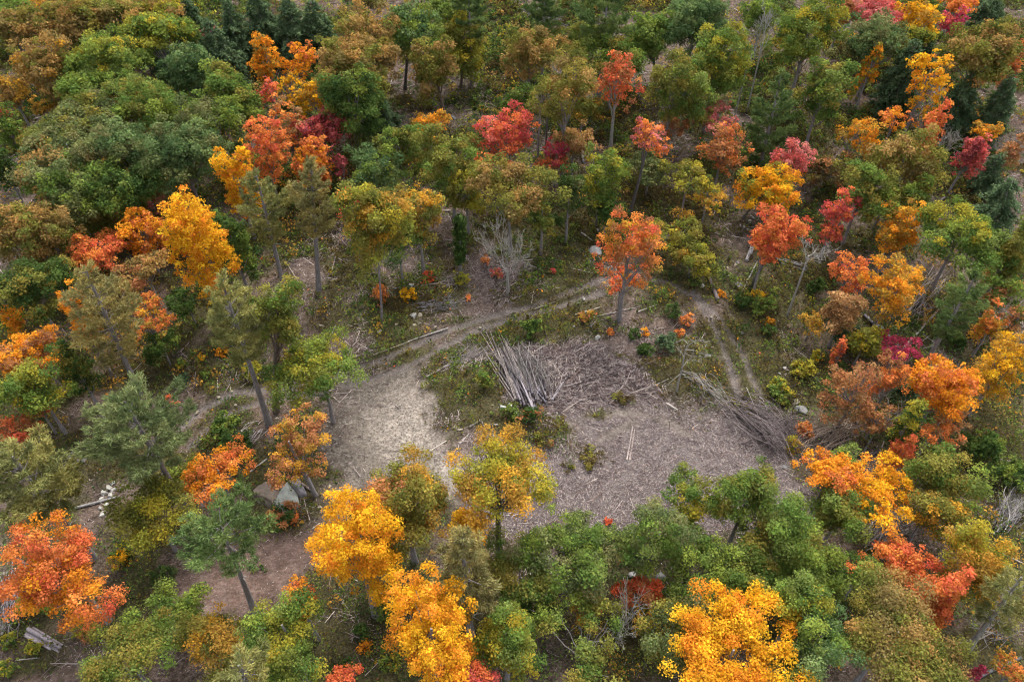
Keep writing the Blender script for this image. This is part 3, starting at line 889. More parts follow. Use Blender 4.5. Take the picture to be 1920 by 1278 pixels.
# ---------------------------------------------------------------- every tree: kind | leaf colours | place and size in the photo | foot | form | label
TREES = """
o|bz+ol:.4|35,58,112,84|-||bronze oak filling the upper left corner of the forest
o|gr|12,14,70,44|-||small piece of green oak in the extreme top left corner
m|gd+ru:.3|62,14,44,34|-||small golden tree at the top left beside the green corner oak
o|bz+ol:.3+gd:.12|78,128,116,110|-||large bronze and gold oak below the upper left corner bronze oak
o|bz+gd:.3|18,172,66,60|-||bronze oak on the left edge above the green and red speckled crown
o|bz+ol:.5|128,42,112,92|-||olive bronze oak at the top left right of the corner bronze oak
o|ol+bz:.4|195,16,136,60|-||yellow green and bronze oak on the top edge, third crown from the left
o|ol+gr:.4|172,72,74,56|-||small olive oak between two bronze crowns at the upper left
o|gr+yg:.2t|208,112,142,100|-||broad rounded green oak with yellowish top left of the dark gap at the upper left
o|gr+yg:.4|300,62,126,66|-||yellow green flat topped oak left of the pink topped tree
o|yg+bz:.5|285,14,104,48|-||yellowish bronze oak cut by the top edge above the pink topped tree
o|dk+gr:.4|246,62,64,64|-||dark green oak squeezed behind the broad rounded oak at the upper left
h|hm|352,30,70,90|-||dark hemlock at the top edge left of the pink topped tree
m|pk|394,58,32,26|-|c3|little pink topped maple among dark hemlocks at the upper left
h|hm+gr:.2|408,100,104,120|-||wide grey green hemlock directly below the little pink topped maple
h|hm|440,62,74,116|-||pointed dark hemlock right of the little pink topped maple
h|hm|490,44,100,116|-||tall dark green hemlock at the top edge above the upper left orange maple
h|hm|548,52,90,110|-||dark hemlock between the tall top edge hemlock and the bronze topped oak
h|hm+gg:.2|592,52,84,100|-||bluish dark hemlock just left of the bronze topped oak
h|hm|300,96,70,60|-||dark hemlock crown in the gap right of the broad rounded green oak
o|bg|356,132,96,92|-||bluish green oak below and left of the grey green hemlock
o|gr|180,158,132,70|-||green oak just under the broad rounded oak with yellowish top
o|gr+ol:.35|432,180,110,114|-||green oak with yellowish top left of the tall yellow orange maple
o|gr+ol:.3|272,192,132,112|-||dark olive oak in the middle of the upper left canopy
o|gr+gg:.4|398,238,116,112|-||olive green oak left of the red and orange maple clump
o|gg+ol:.3|132,238,164,102|-||wide grey green oak left of the dark olive oak, upper left
o|gg+bz:.15|124,292,172,110|-||wide tan olive oak in the left canopy right of the narrow gold tree
o|bg+gg:.3|242,292,126,120|-||bluish green oak with bare twigs showing in the left canopy
o|bg+gg:.4|342,292,142,122|-||grey green oak left of the tall yellow maple
o|gg+gr:.5|134,352,152,112|-||dull green oak below the wide tan olive oak, left canopy
o|gr+dk:.4|236,356,124,100|-||darker green oak above the yellow orange rounded maple on the left
m|yo+gd:.3|55,290,36,44|-||narrow gold maple standing at the left behind the green oaks
m|yg+dk:.4|64,332,56,62|-||dark yellow green young maple under the narrow gold maple
o|gr+rd:.08|14,238,62,82|-||green crown speckled with red on the left edge
o|dk|14,318,56,76|-||very dark green oak on the left edge below the red speckled crown
m|gd+dk:.3|88,196,72,32|-|c3|low golden understory tree in the shadow under the bronze oaks
o|bz+ol:.4|50,434,132,112|-||large pale bronze oak on the left edge at mid height
o|bz+ol:.4|112,452,92,110|-||pale bronze oak right of the left edge bronze oak, above the tan pine
o|dk+ol:.4|62,545,136,112|-||dark olive oak below the pale bronze oak on the left edge
o|tn+pk:.3|300,386,54,50|-|c4 s.8|dusty pink brown crown between green oaks and yellow maple on the left
o|tn+pk:.4|350,386,40,44|-|c4 s.7|small dusty tan crown touching the rounded yellow maple top
o|ol+bz:.3|190,420,68,60|-||small olive oak directly above the red orange maple on the left
m|yo+or:.4|266,434,86,86|-||rounded yellow orange maple left of the big yellow one
m|ye+yo:.25|376,460,122,178|-||big bright yellow maple in the left canopy
m|or+ro:.4|182,470,98,70|-||red orange maple wedged beside the tan pine on the left
m|ye+yo:.3|447,342,82,124|-||tall yellow maple behind the grey green pine
o|bz+ru:.3|264,508,94,66|-|pale|dull bronze oak with pale forked trunk below the yellow orange maple
m|or+gd:.4|286,592,76,72|300,672||orange and gold tree right of the tan pine with a thin leaning trunk
m|yo|152,600,66,110|-|c4|yellow orange tree mostly hidden behind the tan pine
p|pt|196,588,150,196|262,738||tall tan pine with thick bare leaning trunk at the left
o|dk+gr:.4|440,462,80,110|-||green oak filling the gap right of the big yellow maple
o|dk|345,566,60,54|-|c2|dark green low tree in the shade under the big yellow maple
o|dk+gr:.3|300,652,60,60|-|c1|bright dark green sapling clump at the foot of the tan pine
m|yo+ru:.4|48,660,124,96|-||orange gold maple on the left edge left of the tan pine
o|gr+yg:.5|62,728,132,104|-||yellow green oak on the left edge under the orange gold maple
o|dk+ol:.4|140,690,80,100|-||dark olive tree between the left edge orange maple and the tan pine foot
m|yo+yg:.4|18,600,50,60|-||yellow orange crown on the left edge above the orange gold maple
m|ru+ro:.3|70,760,60,50|-|c3|rusty brown low tree under the yellow green oak on the left edge
m|ro+ru:.4|34,806,80,66|-||rusty red maple on the left edge above the pale olive pine
p|pn+pb:.3|440,600,124,170|505,796||grey green pine with a long bare trunk left of the road bend
o|ol+gr:.4|518,585,92,110|517,770|brown|olive oak with thin dark trunk beside the grey green pine
o|gr+yg:.4|586,692,148,132|-||green oak hanging over the left end of the gravel patch
p|pb|264,806,212,174|-|l1.3|big grey green pine left of the small rust coloured oak
m|ru+gd:.4|560,836,102,128|592,928|s.85|rust orange oak by the boulder left of the gravel patch
m|yo+gd:.3|505,114,62,92|-|pale|tall yellow orange maple at the top of the upper left colour clump
m|yo+or:.3|566,116,50,68|-||bright orange yellow maple right of the tall one in the upper left clump
m|gd+ye:.4|586,182,62,68|-||dull gold maple under the bright orange yellow one, upper left clump
m|ro+rd:.4|504,176,36,60|-|c5|narrow red orange maple under the tall yellow orange one
m|ye+gd:.4|541,164,46,66|-|s.6|thin leaved yellow maple in the middle of the upper left clump
m|mr+rd:.3|604,240,90,78|-|s.9|dark red maple at the right side of the upper left clump
m|or+ro:.25t|500,280,80,116|-||orange maple on the left of the red one above the two pines
m|tn+or:.5|546,240,72,98|-|s.75|thin tan orange maple between the orange and the dark red maple
m|or+yo:.3|586,306,66,92|-||vivid orange maple below the dark red maple
m|mr|632,306,36,56|-|c3 s.8|small dark red sapling at the right foot of the vivid orange maple
p|pn+pb:.4|494,384,96,130|535,552|pn|olive grey pine with bare trunk left of the tan topped pine
p|pt+pn:.4|586,372,104,140|597,545||tan topped pine with a straight bare trunk above the brush slope
o|bz+ol:.3|692,76,112,130|-||bronze topped oak at the top centre left
o|ol+bz:.4|660,138,122,126|-||olive bronze oak just under the bronze topped oak
o|gr+bg:.4|776,48,104,104|759,166|dark|green oak with a dark slim bare trunk at the top centre left
o|gr|838,30,70,80|-||green oak right of the dark trunked green oak at the top
o|ol+yg:.4|864,84,92,108|863,163|brown|olive yellow oak with short thick trunk near the top centre
o|ol+bz:.4|812,130,84,112|838,231|brown|olive bronze oak with slim trunk over the stony opening
p|pg+yg:.3|880,20,96,60|-||yellowish pine crown cut by the top edge left of centre
o|dk+gr:.4|660,196,116,116|-||dark green oak under the olive bronze oak, upper centre left
h|hm+gr:.3|712,214,90,86|-||dark hemlock beside the dark green oak at the upper centre left
o|gg|676,270,46,70|-||small grey green tree between the dark red maple and the bluish oak
o|bg+gr:.3|710,322,96,96|-||rounded bluish green oak above the orange and olive oak
o|gr+ol:.4|752,282,88,92|-||green oak directly left of the gold topped one at centre left
m|gd+yo:.4|808,236,68,58|-||gold topped maple left of the big red orange maple
o|ol+gr:.4|842,294,104,112|-||olive green oak below the gold topped maple
m|ro+rd:.45t|944,256,98,112|-||big bright red orange maple at upper centre
m|or+ro:.4|908,298,34,30|-|c2|small orange sapling at the left foot of the big red orange maple
o|ol+yg:.3+gd:.18|704,428,132,150|716,612|t.13|broad olive gold oak with slim forked trunk beside the red spray
o|ol+gd:.45|786,404,82,96|-|c5|golden olive oak at the right side of the broad olive gold oak
m|ro+rd:.3|660,386,44,62|-|c6|red orange maple spray at the left side of the broad olive gold oak
o|gr+dk:.3|745,455,90,70|-|c4|green lower crown beneath the golden olive oak
o|yg+ol:.4|870,356,76,84|-||yellow green oak left of the broad bronze green oak above the bare tree
o|ol+bz:.4|962,352,146,112|-||broad bronze green oak above the white leafless tree
o|ol+gr:.4|1012,392,46,80|-|c3|olive oak with a pale stem just right of the white leafless tree
o|gr|972,192,58,62|-||small green oak on the left of the big olive bronze group at upper centre
o|bz+ol:.45|1002,98,112,92|-||bronze olive oak behind the big olive oak at upper centre
o|ol+bz:.3|1056,162,112,130|-|c8|big olive oak with several bare stems right of the big red orange maple
o|gr+ol:.4|1082,78,76,70|-||green oak just behind the two olive bronze oaks at upper centre
p|pg+yg:.4|1136,30,126,72|-||olive pine crown on the top edge right of centre
p|pg+ol:.4|1020,22,84,50|-||olive crown on the top edge at the centre
o|gr|1216,68,82,84|1230,166|dark|green oak with thick dark trunk at the upper right of centre
o|gr+ol:.3|1150,96,104,84|-||green oak directly behind the rusty red tree
m|ro+ru:.45|1160,150,78,98|1145,276|pale f s.9|rusty red pointed tree on a thin white trunk at upper centre
o|bg|1304,42,112,90|-||bluish green oak on the top edge right of centre
o|ol+gr:.4|1276,162,110,120|-||olive green egg shaped oak right of the rusty red pointed tree
o|gr+yg:.35t|1346,112,114,122|-||green oak with yellow top right of the egg shaped oak
m|pk+ol:.4|1340,222,76,60|-|s.8 c4|faded pink maple above the rust orange rounded tree
m|ru+or:.4|1354,278,88,86|-|s.9 c3|rust orange rounded tree above the yellow orange maple, right of centre
m|or+pk:.3|1219,258,62,62|1178,406|dark|orange topped tree on a long leaning bare trunk at centre right
o|tn+bz:.4|1082,266,84,60|-|c3 s.8|pale tan crown right of the crimson tipped sapling at centre
m|cr+rd:.5|1044,284,46,48|-|c3|crimson tipped sapling left of the pale tan crown
m|ru+ro:.4|1036,306,60,34|-|c2|rusty low tree beneath the crimson tipped sapling
o|gr+yg:.4|1136,332,82,104|-|c3|olive green small oak right of the pale tan crown at centre
o|gg|1216,316,62,60|-|c2|grey green small tree behind the long leaning bare trunk
o|ol+yg:.4|1282,330,84,52|-|c4 s.8|thin olive yellow sapling group tree left of the small gold tree
m|gd+yg:.4|1330,368,60,50|-|c3|small gold tree over the reddish bare soil at centre right
o|dk+gg:.4|1064,372,58,112|-|c2|narrow dark green tree right of the broad bronze green oak
o|dk+gr:.4|1138,392,60,70|-|c1|low dark green tree in the middle between bronze oak and leaning trunk
m|ru|1262,240,56,44|-|c2 s.7|rusty brown sapling left of the faded pink maple
m|ye+yo:.4+yg:.3|1440,352,112,92|1390,410|dark|yellow orange maple with a short dark trunk at the right of centre
m|pk+rd:.3|1484,300,80,76|-|s.85|bright pink maple directly above the yellow orange maple
p|pg+pt:.4|1446,222,96,160|1425,312||olive pine above the bright pink maple
o|gr+ol:.3|1545,168,108,116|-||green oak right of the olive pine, upper right
o|yg+gr:.5|1516,56,126,120|-||large yellow green oak on the top edge at the upper right
o|gr|1430,28,74,66|-||green oak on the top edge left of the large yellow green oak
m|pk+rd:.4|1648,14,88,62|-||pink red maple on the top edge at the upper right
m|ye+gd:.4|1722,28,80,64|-||yellow maple on the top edge right of the pink red one
m|cr+rd:.5|1788,40,50,52|-||crimson pink maple right of the top edge yellow maple
m|or+yo:.4|1796,8,72,34|-||orange maple on the top edge above the crimson pink one
m|ru|1590,16,46,60|-|c4|rusty tree on the top edge right of the large yellow green oak
o|gg+bg:.4|1640,70,110,82|-||grey green oak below the pink red maple on the top edge
m|yo+yg:.4|1624,132,56,90|-|f|narrow orange yellow flame shaped maple at the upper right
h|hm+bg:.3|1694,142,96,124|-||tall blue green hemlock between the two flame shaped yellow maples
o|yg+dk:.4|1718,74,60,44|-|c5|dark yellow green crown under the top edge yellow maple
m|ye+yo:.4|1743,162,78,118|-|f|tall yellow orange flame shaped maple at the far upper right
o|ol+bz:.4|1836,96,134,104|-||olive bronze oak at the far upper right
h|hm|1802,190,84,104|-||hemlock right of the tall flame shaped maple
h|hm|1872,202,64,116|-||narrow hemlock near the right edge, upper right
h|hm+gg:.4|1850,30,90,84|-||grey hemlock on the top edge at the far right
m|ro+or:.5|1750,242,58,98|-|f|red orange flame shaped maple below the tall yellow orange one
m|or+yo:.4|1678,222,54,44|-|c5|small vivid orange maple above the big rounded oak on the right
m|yo+gd:.5|1612,256,84,66|-|s.8|ragged yellow orange maple left of the small vivid orange one
o|bz+ol:.5|1700,300,132,116|-||big rounded bronze oak at the right
o|gr+ol:.4|1634,356,100,104|-||green oak at the left foot of the big rounded bronze oak
o|ol+gr:.4|1700,376,90,80|-|c4|olive lower crown under the big rounded bronze oak
m|rd+mr:.4|1818,294,62,68|1774,368|s.9|small red maple on a thin leaning trunk near the right edge
m|gd+yo:.4|1850,246,52,36|-|c5|small yellow crown behind the small red leaning maple
m|ru+or:.3|1898,122,50,96|-|s.85|rust orange tree on the right edge at the upper right
m|tn+ru:.4|1896,286,56,70|-|s.75|pale rusty thin tree on the right edge above the dark hemlock
h|hm+gr:.3|1874,384,96,104|-||broad dark hemlock on the right edge
h|hm|1858,322,50,70|-||narrow hemlock behind the broad right edge hemlock
o|gr+yg:.2t|1800,444,136,118|-||broad green oak near the right edge at mid height
m|rd+ro:.4|1575,405,70,94|-|s.9|red maple with upright sprays left of the gold maple, right side
m|yo+gd:.5|1684,428,78,92|-||gold orange maple left of the broad green oak on the right
m|ro+or:.4|1464,434,100,92|1405,540|dark|vivid red orange maple on a crooked grey trunk, right of centre
m|ro+or:.3|1440,470,56,48|-|c5|vivid red orange lower spray of maple beneath the crooked trunk maple
m|or+ro:.4|1592,512,66,76|-|s.85|vivid orange small maple above the tan rounded tree
m|gd+yo:.4|1672,540,106,116|-|s.85|large dull gold maple in the right part above the small log stack
o|tn|1582,586,78,74|-||tan rounded oak left of the small log stack on the right
m|gd|1522,606,42,44|-|c1 s.8|small gold sapling left of the tan rounded oak
o|yg+ol:.3|1622,640,62,54|-|c2|small pale yellow green oak below the tan rounded oak
m|cr|1684,652,78,46|-|c1.2 s.8|crimson low maple spread beside the fallen logs on the right
m|ro+or:.3|1572,660,30,52|-|c.6 s.7|thin red orange sapling left of the small yellow green oak
p|pg+pt:.5|1800,568,92,130|-||olive yellow pine right of the dull gold maple
m|ru+tn:.4|1592,736,100,110|-|s.5 c2|sparse rusty brown tree with many bare twigs right of the clearing
m|or+ru:.5|1662,700,74,74|-|s.65 c3|thin orange brown tree at the upper right of the sparse rusty one
m|ru+tn:.4|1650,778,84,66|-|s.5 c2|low twiggy rust tree at the lower right of the sparse rusty one
m|yo+or:.4|1770,728,120,116|-||large orange gold maple at the right edge of the brushy bank
m|or+tn:.4|1764,808,84,52|-|c3 s.8|peach orange crown under the large orange gold maple
m|gd+ye:.4|1882,688,102,122|-|s.8|yellow gold maple on the right edge at mid height
o|ol+gr:.4|1888,470,80,120|-||olive oak on the right edge below the broad dark hemlock
o|gr+ru:.25|1880,548,84,60|-|c3|green and rust mixed tree on the right edge below the olive oak
m|gd+or:.4|1852,606,60,70|-|s.8|dull gold tree right of the olive yellow pine
m|ru+ol:.5|1904,604,50,60|-|c3|rusty olive tree on the right edge above the yellow gold maple
o|yg+dk:.5|1700,800,56,92|-|c2|dark yellow green shrubby tree left of the peach orange crown
h|hm|1706,722,52,56|-|c.5|small dark hemlock left of the large orange gold maple
p|pn+pg:.4|58,900,190,170|-|l1.3|large pale olive pine on the left edge
m|or+yo:.3+ro:.15|112,1068,196,200|203,1164|s.62 pale|huge vivid orange maple with grey limbs at the lower left
m|or+yo:.4|410,888,122,108|-||vivid orange maple on the slope left of the boulder
p|pg|420,1004,196,176|477,1146|l1.35|green pine with bare lower trunk beside the lower left road
o|yg+ol:.5|286,962,142,120|-|s.85|olive oak left of the green roadside pine
o|ol+gr:.4|336,892,84,66|-||olive green oak just left of the slope orange maple
o|gr|333,1142,110,92|-||compact rounded green oak on the lower left road side
o|gd+ol:.5|402,1206,144,136|-||gold olive oak on the bottom edge left of the green yellow oak
o|gr+ol:.5|246,1236,164,114|-||pale olive green oak in the bottom left on the road edge
o|gr+yg:.35|530,1200,134,150|-||green oak with yellow tips at the bottom left of centre
m|yo+or:.3|562,1128,60,64|-|c5|small orange yellow tree on top of the green yellow tipped oak
p|pn|458,1262,116,50|-|c9|pale pine tip on the bottom edge left of centre
m|ye+yo:.25|672,1022,152,196|-||big bright yellow maple at the lower centre left
o|ol+gd:.35+ru:.15|758,940,150,180|-||olive and rust oak behind the big bright yellow maple
m|ye+yo:.4|806,1178,150,196|-|s.85|yellow maple on the bottom edge right of the big bright one
m|ye+gd:.3|866,984,78,60|-|c7|yellow crown just behind the tan olive pine at lower centre
p|pt+pn:.5|872,1072,136,176|-|l1.3|tan olive pine at lower centre
o|yg+gd:.4|940,896,186,176|938,1036|s.72 dark|loose yellow olive oak standing in front of the clearing
m|ro|648,1270,60,34|-|c5|red orange tip on the bottom edge left of the yellow maple
m|ro+rd:.4|880,1276,100,26|-|c5|low red orange strip of maple on the bottom edge at centre
o|gr+gg:.4|1052,1036,150,132|-||green oak in the middle of the lower centre grove
o|ol+gr:.5|976,1090,124,120|-||olive green oak right of the tan olive pine
o|gg+gr:.4|1118,1012,96,96|-||grey green oak at the clearing edge right of the loose yellow olive oak
o|gr+gg:.5|1232,1006,134,132|-||green oak on the near edge of the clearing, centre right
o|yg+gr:.5|1302,940,94,112|-||yellowish green oak jutting into the clearing from below
o|gr+ol:.3|1392,946,122,136|-||taller green oak right of the yellowish one at the clearing edge
o|gr|1322,1060,134,126|-||green oak behind the yellow maple at lower right of centre
o|gr+ol:.3|1420,1080,130,126|-||dark green oak above the wide yellow bottom maple
m|rb+ru:.4|1196,1114,92,58|-|c2|red brown low tree in the gap of the lower centre grove
m|gd+yg:.4|1222,1156,64,54|-|c2|small yellow green tree below the red brown low tree
o|yg+gr:.5|946,1206,116,130|-||yellow green oak on the bottom edge right of the yellow maple
o|ol+gr:.5|1092,1206,140,116|-|s.8|thin olive oak on the bottom edge at the centre
o|gg+ol:.5|1272,1190,140,130|-||grey olive oak left of the wide yellow bottom maple
m|gd+or:.4|1096,1136,60,56|-|s.7 c3|orange gold thin sapling left of the red brown low tree
o|gr+dk:.3|1004,1150,90,80|-||green oak between the olive green oak and the bottom edge
m|ye+yo:.3|1386,1220,226,150|-||wide bright yellow maple on the bottom edge right of centre
o|gr+ol:.3|1486,1008,140,140|-||green oak at the lower right of the clearing
o|gr|1520,1072,120,112|-||green oak in front of the bare brush on the lower right
o|gr+yg:.3|1500,1118,110,90|-|c7|green oak with yellow tips just right of the dark green oak
m|yo+or:.3|1560,886,104,62|-|c6|yellow orange maple arm reaching left at the lower right of the clearing
m|ye+yo:.5|1652,916,128,122|-||yellow orange maple mass at the right lower middle
m|ro+or:.4|1682,850,60,64|-||red orange maple peak above the yellow orange mass
o|gr+ol:.4|1574,950,112,112|-||green oak left of the yellow orange mass
o|gr+gg:.3|1580,856,66,46|-|c3|small bright green rounded tree above the yellow orange arm
o|ol+gr:.4|1766,886,136,118|-||olive green oak right of the red orange peak
o|ol+gd:.4|1750,966,116,96|-||olive gold oak above the red orange flame maple at lower right
o|gd+yg:.5|1828,1054,126,136|-||gold olive oak right of the red orange flame maple
m|ro+or:.5|1700,1060,116,100|-||vivid red orange maple in the lower right, left part
m|ro+or:.5|1764,1130,92,112|-||vivid red orange maple in the lower right, right part
o|ol+bz:.45|1700,1196,216,184|-||very big olive bronze oak on the bottom edge at the right
o|gr+bg:.5|1530,1206,126,140|-||dark bluish green oak on the bottom edge right of the wide yellow maple
o|ol+dk:.5|1470,1262,90,50|-|c6|dark olive crown on the bottom edge beside the wide yellow maple
p|pn+pt:.4|1888,1120,116,130|1816,1216|pale d16|grey tan pine leaning out of the lower right corner
m|or+gd:.4|1897,1258,60,50|-|c3|orange gold sapling in the bottom right corner
m|mr+cr:.4|1826,1264,28,36|-|c.8|small dark red sapling near the bottom right corner
o|gr+or:.2|1622,1070,66,56|-|c4|small green and orange tree left of the red orange maples, lower right
m|tn+ru:.5|1790,780,60,50|-|s.7 c3|faded peach tree right of the peach orange crown
h|hm|1730,114,54,74|-||hemlock just left behind the tall yellow orange flame shaped maple
m|bn+ru:.3+ol:.3|1550,318,86,66|-|c1.5 s.7|low olive and rust thicket tree right of the bright pink maple
o|ol+bz:.4|624,128,52,92|-||narrow olive oak between the bright orange yellow maple and the bronze topped oak
o|ol+gd:.2|1098,200,54,64|-|c2|small olive oak under the big olive oak with bare stems, left of the white trunk
b|-|948,478,112,130|953,553|pale w.40 q.36 k4 n5 y1 t.16|white leafless tree standing alone at the back of the clearing
m|or+gd:.3+ru:.25+ro:.12|1180,462,116,124|1161,600|s.85|free standing orange tree with a pale trunk at the bend of the track
m|ro+or:.4|1170,522,54,44|-|c3.5 s.8|red orange lower spray beneath the free standing orange tree
o|yg+ol:.5+gd:.2|1268,440,96,70|-|c1.5 s.7|yellow olive saplings right of the free standing orange tree
o|ol+yg:.4|1300,486,80,60|-|c1 s.7|olive saplings above the standing dead trunk
b|-|1522,462,62,60|1476,592|pale q.75 w.8 t.1|slender leaning dead tree with a small tuft of grey twigs
b|-|1170,1150,90,80|-|pale w.5 c3 q.3|thin whitish leafless tree in the lower centre grove
b|-|1660,770,80,70|-|pale w.7 c1.5 q.3|grey leafless twiggy tree right of the brush pile
b|-|1850,280,56,70|-|pale w.6 c2|grey leafless tree near the small red leaning maple
b|-|1780,260,40,60|-|pale w.6 c2|grey leafless sapling right of the red orange flame shaped maple
b|-|1430,80,40,110|1400,210|pale q.7 w.5 t.1|bare leaning pole tree at upper right of centre
b|-|1396,150,30,150|1378,216|pale q.7 w.4 t.1|bare straight pole tree beside the yellow topped green oak
b|-|1012,240,26,160|1008,305|grey q.8 w.4 t.12|bare grey pole left of the crimson tipped sapling
b|-|1026,240,26,160|1022,308|dark q.8 w.4 t.12|bare dark pole just left of the crimson tipped sapling
"""

for _i, _r in enumerate(TREES.strip().splitlines()):
    plant(_r, _i)
# ---------------------------------------------------------------- shrubs
def shrub(num, pal, u, v, w, h, label, name="shrub", group="single shrubs on the cut ground"):
    rng = np.random.default_rng(5000 + num)
    C = at(u, v, .5); Dp = depth_of(C)
    R = max(w * Dp / (2 * F_PX), .25); B = max(.6 * R, min(1.6 * R, h * Dp / (2 * F_PX)))
    G = np.array([C[0], C[1], float(terrain(C[0], C[1]))])
    size = float(np.clip(0.0026 * Dp, .14, .26))
    tuft = 'tuft' in label
    if tuft: B = .38 * R; size *= .8
    acc, pts = broad(rng, R, B, size, pal, 'm', .6 if tuft else 1.0)
    if tuft: name = 'grass_tuft'
    acc.v = [x + np.array([0, 0, B * .8]) for x in acc.v]
    root = empty(name, G, label, "shrub" if not tuft else "grass tuft", group)
    acc.build("foliage", M_LEAF, root)
    st = Acc()
    for p in pts[:6]:
        q = p * .8 + np.array([0, 0, B * .8])
        tube(st, bez((0, 0, -.1), q * np.array([.3, .3, .6]), q, 5), np.linspace(.03, .012, 5), 4, BARKS['brown'], cap=False)
    st.build("stems", M_BARK, root, local=False)


SHRUBS = """
rb|802,518,25,20|round red orange shrub in the slash left of the green ivy clad pole
yg|866,524,22,26|round lime green shrub at the foot of the ivy clad pole
or|881,555,12,12|tiny red orange shrub right below the lime green one
ye|767,555,22,28|yellow orange shrub in front of the white pointed rock
or|911,487,14,18|orange shrub left of the white leafless tree
ru+rd:.5|931,514,18,18|rust red shrub beside the trunk of the white leafless tree
rd|1037,505,9,9|tiny red shrub right of the white leafless tree
gd+ru:.4|1101,595,30,26|golden brown shrub above the pale square rock
or|1144,621,12,12|tiny orange shrub right of the pale square rock
yo|1208,622,16,16|small yellow orange shrub between two dark green bushes in the centre
or+ru:.4|1287,602,22,24|peach orange shrub on the bare soil left of the right hand ruts
or|1273,622,16,12|low orange shrub under the peach orange one
dk|1192,628,22,22|dark green bush left of the small yellow orange shrub
dk|1260,588,26,36|dark green upright bush left of the peach orange shrub
hm|1248,648,44,40|dark evergreen bush with grey stems left of the dead snag
dk|1210,655,30,16|low dark green bush below the small yellow orange shrub
gr+dk:.5|996,624,38,52|bright green leafy bush at the head of the log pile
gr+ol:.4|905,722,34,62|tall green bush left of the log pile
dk+ru:.3|990,785,50,44|green and russet bush at the foot of the log pile
gr|958,775,30,26|green bush left of the russet one at the foot of the log pile
ye+yg:.4|1420,552,28,20|lemon yellow shrub over green bushes right of the standing dead trunk
gr|1428,578,52,36|green bush just below the lemon yellow shrub
dk|1388,566,34,30|dark green bush left of the lemon yellow shrub
yo|1353,550,14,14|small yellow shrub at the foot of the standing dead trunk
yo+gd:.4|1442,600,20,16|orange yellow shrub below the green bush at right of centre
dk|1440,620,24,22|dark bush beneath the orange yellow shrub at right of centre
dk|1530,545,28,50|narrow dark evergreen bush right of the slender leaning dead tree
yg+ol:.4|1500,700,50,40|yellow green bush on the bank right of the ruts
gr+yg:.4|1462,735,56,34|green and yellow bush at the end of the right hand ruts
yg+ye:.3|1530,672,20,34|yellow green upright shrub left of the thin red orange sapling
hm|1588,646,54,60|dark hemlock bush behind the small pale yellow green oak
yg+gd:.4|1488,838,24,50|yellow olive shrub right of the brush pile
or+ru:.4|1512,806,34,24|orange shrub right of the brush pile above the yellow olive one
hm|342,712,26,22|dark green bush on the reddish slope at left
yg|474,700,40,40|yellow green shrub left of the grey green pine trunk
ro|317,752,20,20|red orange shrub by the top of the big grey green pine
ye|378,666,14,10|tiny yellow shrub on the reddish slope at left
yo|415,656,22,14|orange yellow shrub left of the grey green pine crown
gr|386,698,20,14|small lime bush in the middle of the reddish slope at left
dk+gr:.5|424,800,52,38|dark green bush between the left hand ruts
gr+dk:.4|398,822,44,22|bright green bush below the left hand ruts
dk|448,838,60,44|dark green bush left of the rust orange oak
gr+yg:.3|340,682,18,18|little green bush on the upper part of the reddish slope
or+ru:.4|715,560,26,70|narrow orange brown sapling clump at the trunk of the broad olive gold oak
dk+yg:.3|236,1032,34,40|dark green bush beside the huge vivid orange maple
ye+yg:.5|222,1048,36,28|yellow shrub right of the huge vivid orange maple
yg|64,1212,26,30|lime green shrub in front of the small log stack at lower left
yg+dk:.4|20,1200,28,30|dark lime shrub left of the small log stack
gr+yg:.4|8,1252,30,36|bright green bush in the bottom left corner
yg+ru:.3|158,1182,36,30|olive yellow shrub below the trunk of the huge orange maple
gr+yg:.4|60,1130,60,50|yellowish green bush under the left side of the huge orange maple
dk|310,1076,34,30|dark bush at the lower left by the roadside pine
gr|714,1146,30,50|bright green bush below the grey rock slab at lower centre left
dk|675,1184,26,32|dark green bush on the brown slope at lower centre left
yo|686,1208,24,16|yellow orange shrub on the brown slope at lower centre left
gr+yg:.4|730,1236,36,24|green bush near the bottom edge at lower centre left
or|550,975,16,22|orange shrub right of the green roadside pine
ru+dk:.5|530,965,60,44|russet green bush at the lower side of the big boulder
dk|640,1250,30,30|dark bush on the bottom edge left of centre
dk+gr:.5|488,1062,24,18|dark green tuft right of the roadside pine trunk
dk+gr:.4|1830,850,80,90|wide dark green bush on the right edge bank
dk+gr:.5|1880,900,70,80|dark green bush below the wide one on the right edge bank
gr|1806,960,50,44|green bush left of the grey bare brush on the right edge
dk|1785,640,44,40|dark green bush below the olive yellow pine
ol|1722,680,40,44|olive bush right of the crimson low maple
rb|1140,975,12,10|tiny red orange shrub at the near edge of the chip clearing
ol+bn:.5|1170,747,36,22|olive tuft on the edge of the chip covered clearing
ol+bn:.5|1102,853,44,20|olive grass tuft in the near part of the chip clearing
ol+bn:.5|1062,872,24,14|small olive grass tuft left of the larger one on the chips
ol+bn:.4|1120,770,22,10|low olive tuft above the pale sand strip
bn+ru:.3+ol:.3|1020,820,44,26|rusty grass tuft at the left of the pale sand strip
ol+bn:.5|1050,790,30,16|olive grass tuft at the upper left end of the pale sand strip
"""
for _i, _r in enumerate(SHRUBS.strip().splitlines()):
    _p, _b, _l = _r.split('|')
    shrub(_i, _p, *[float(x) for x in _b.split(',')], _l)

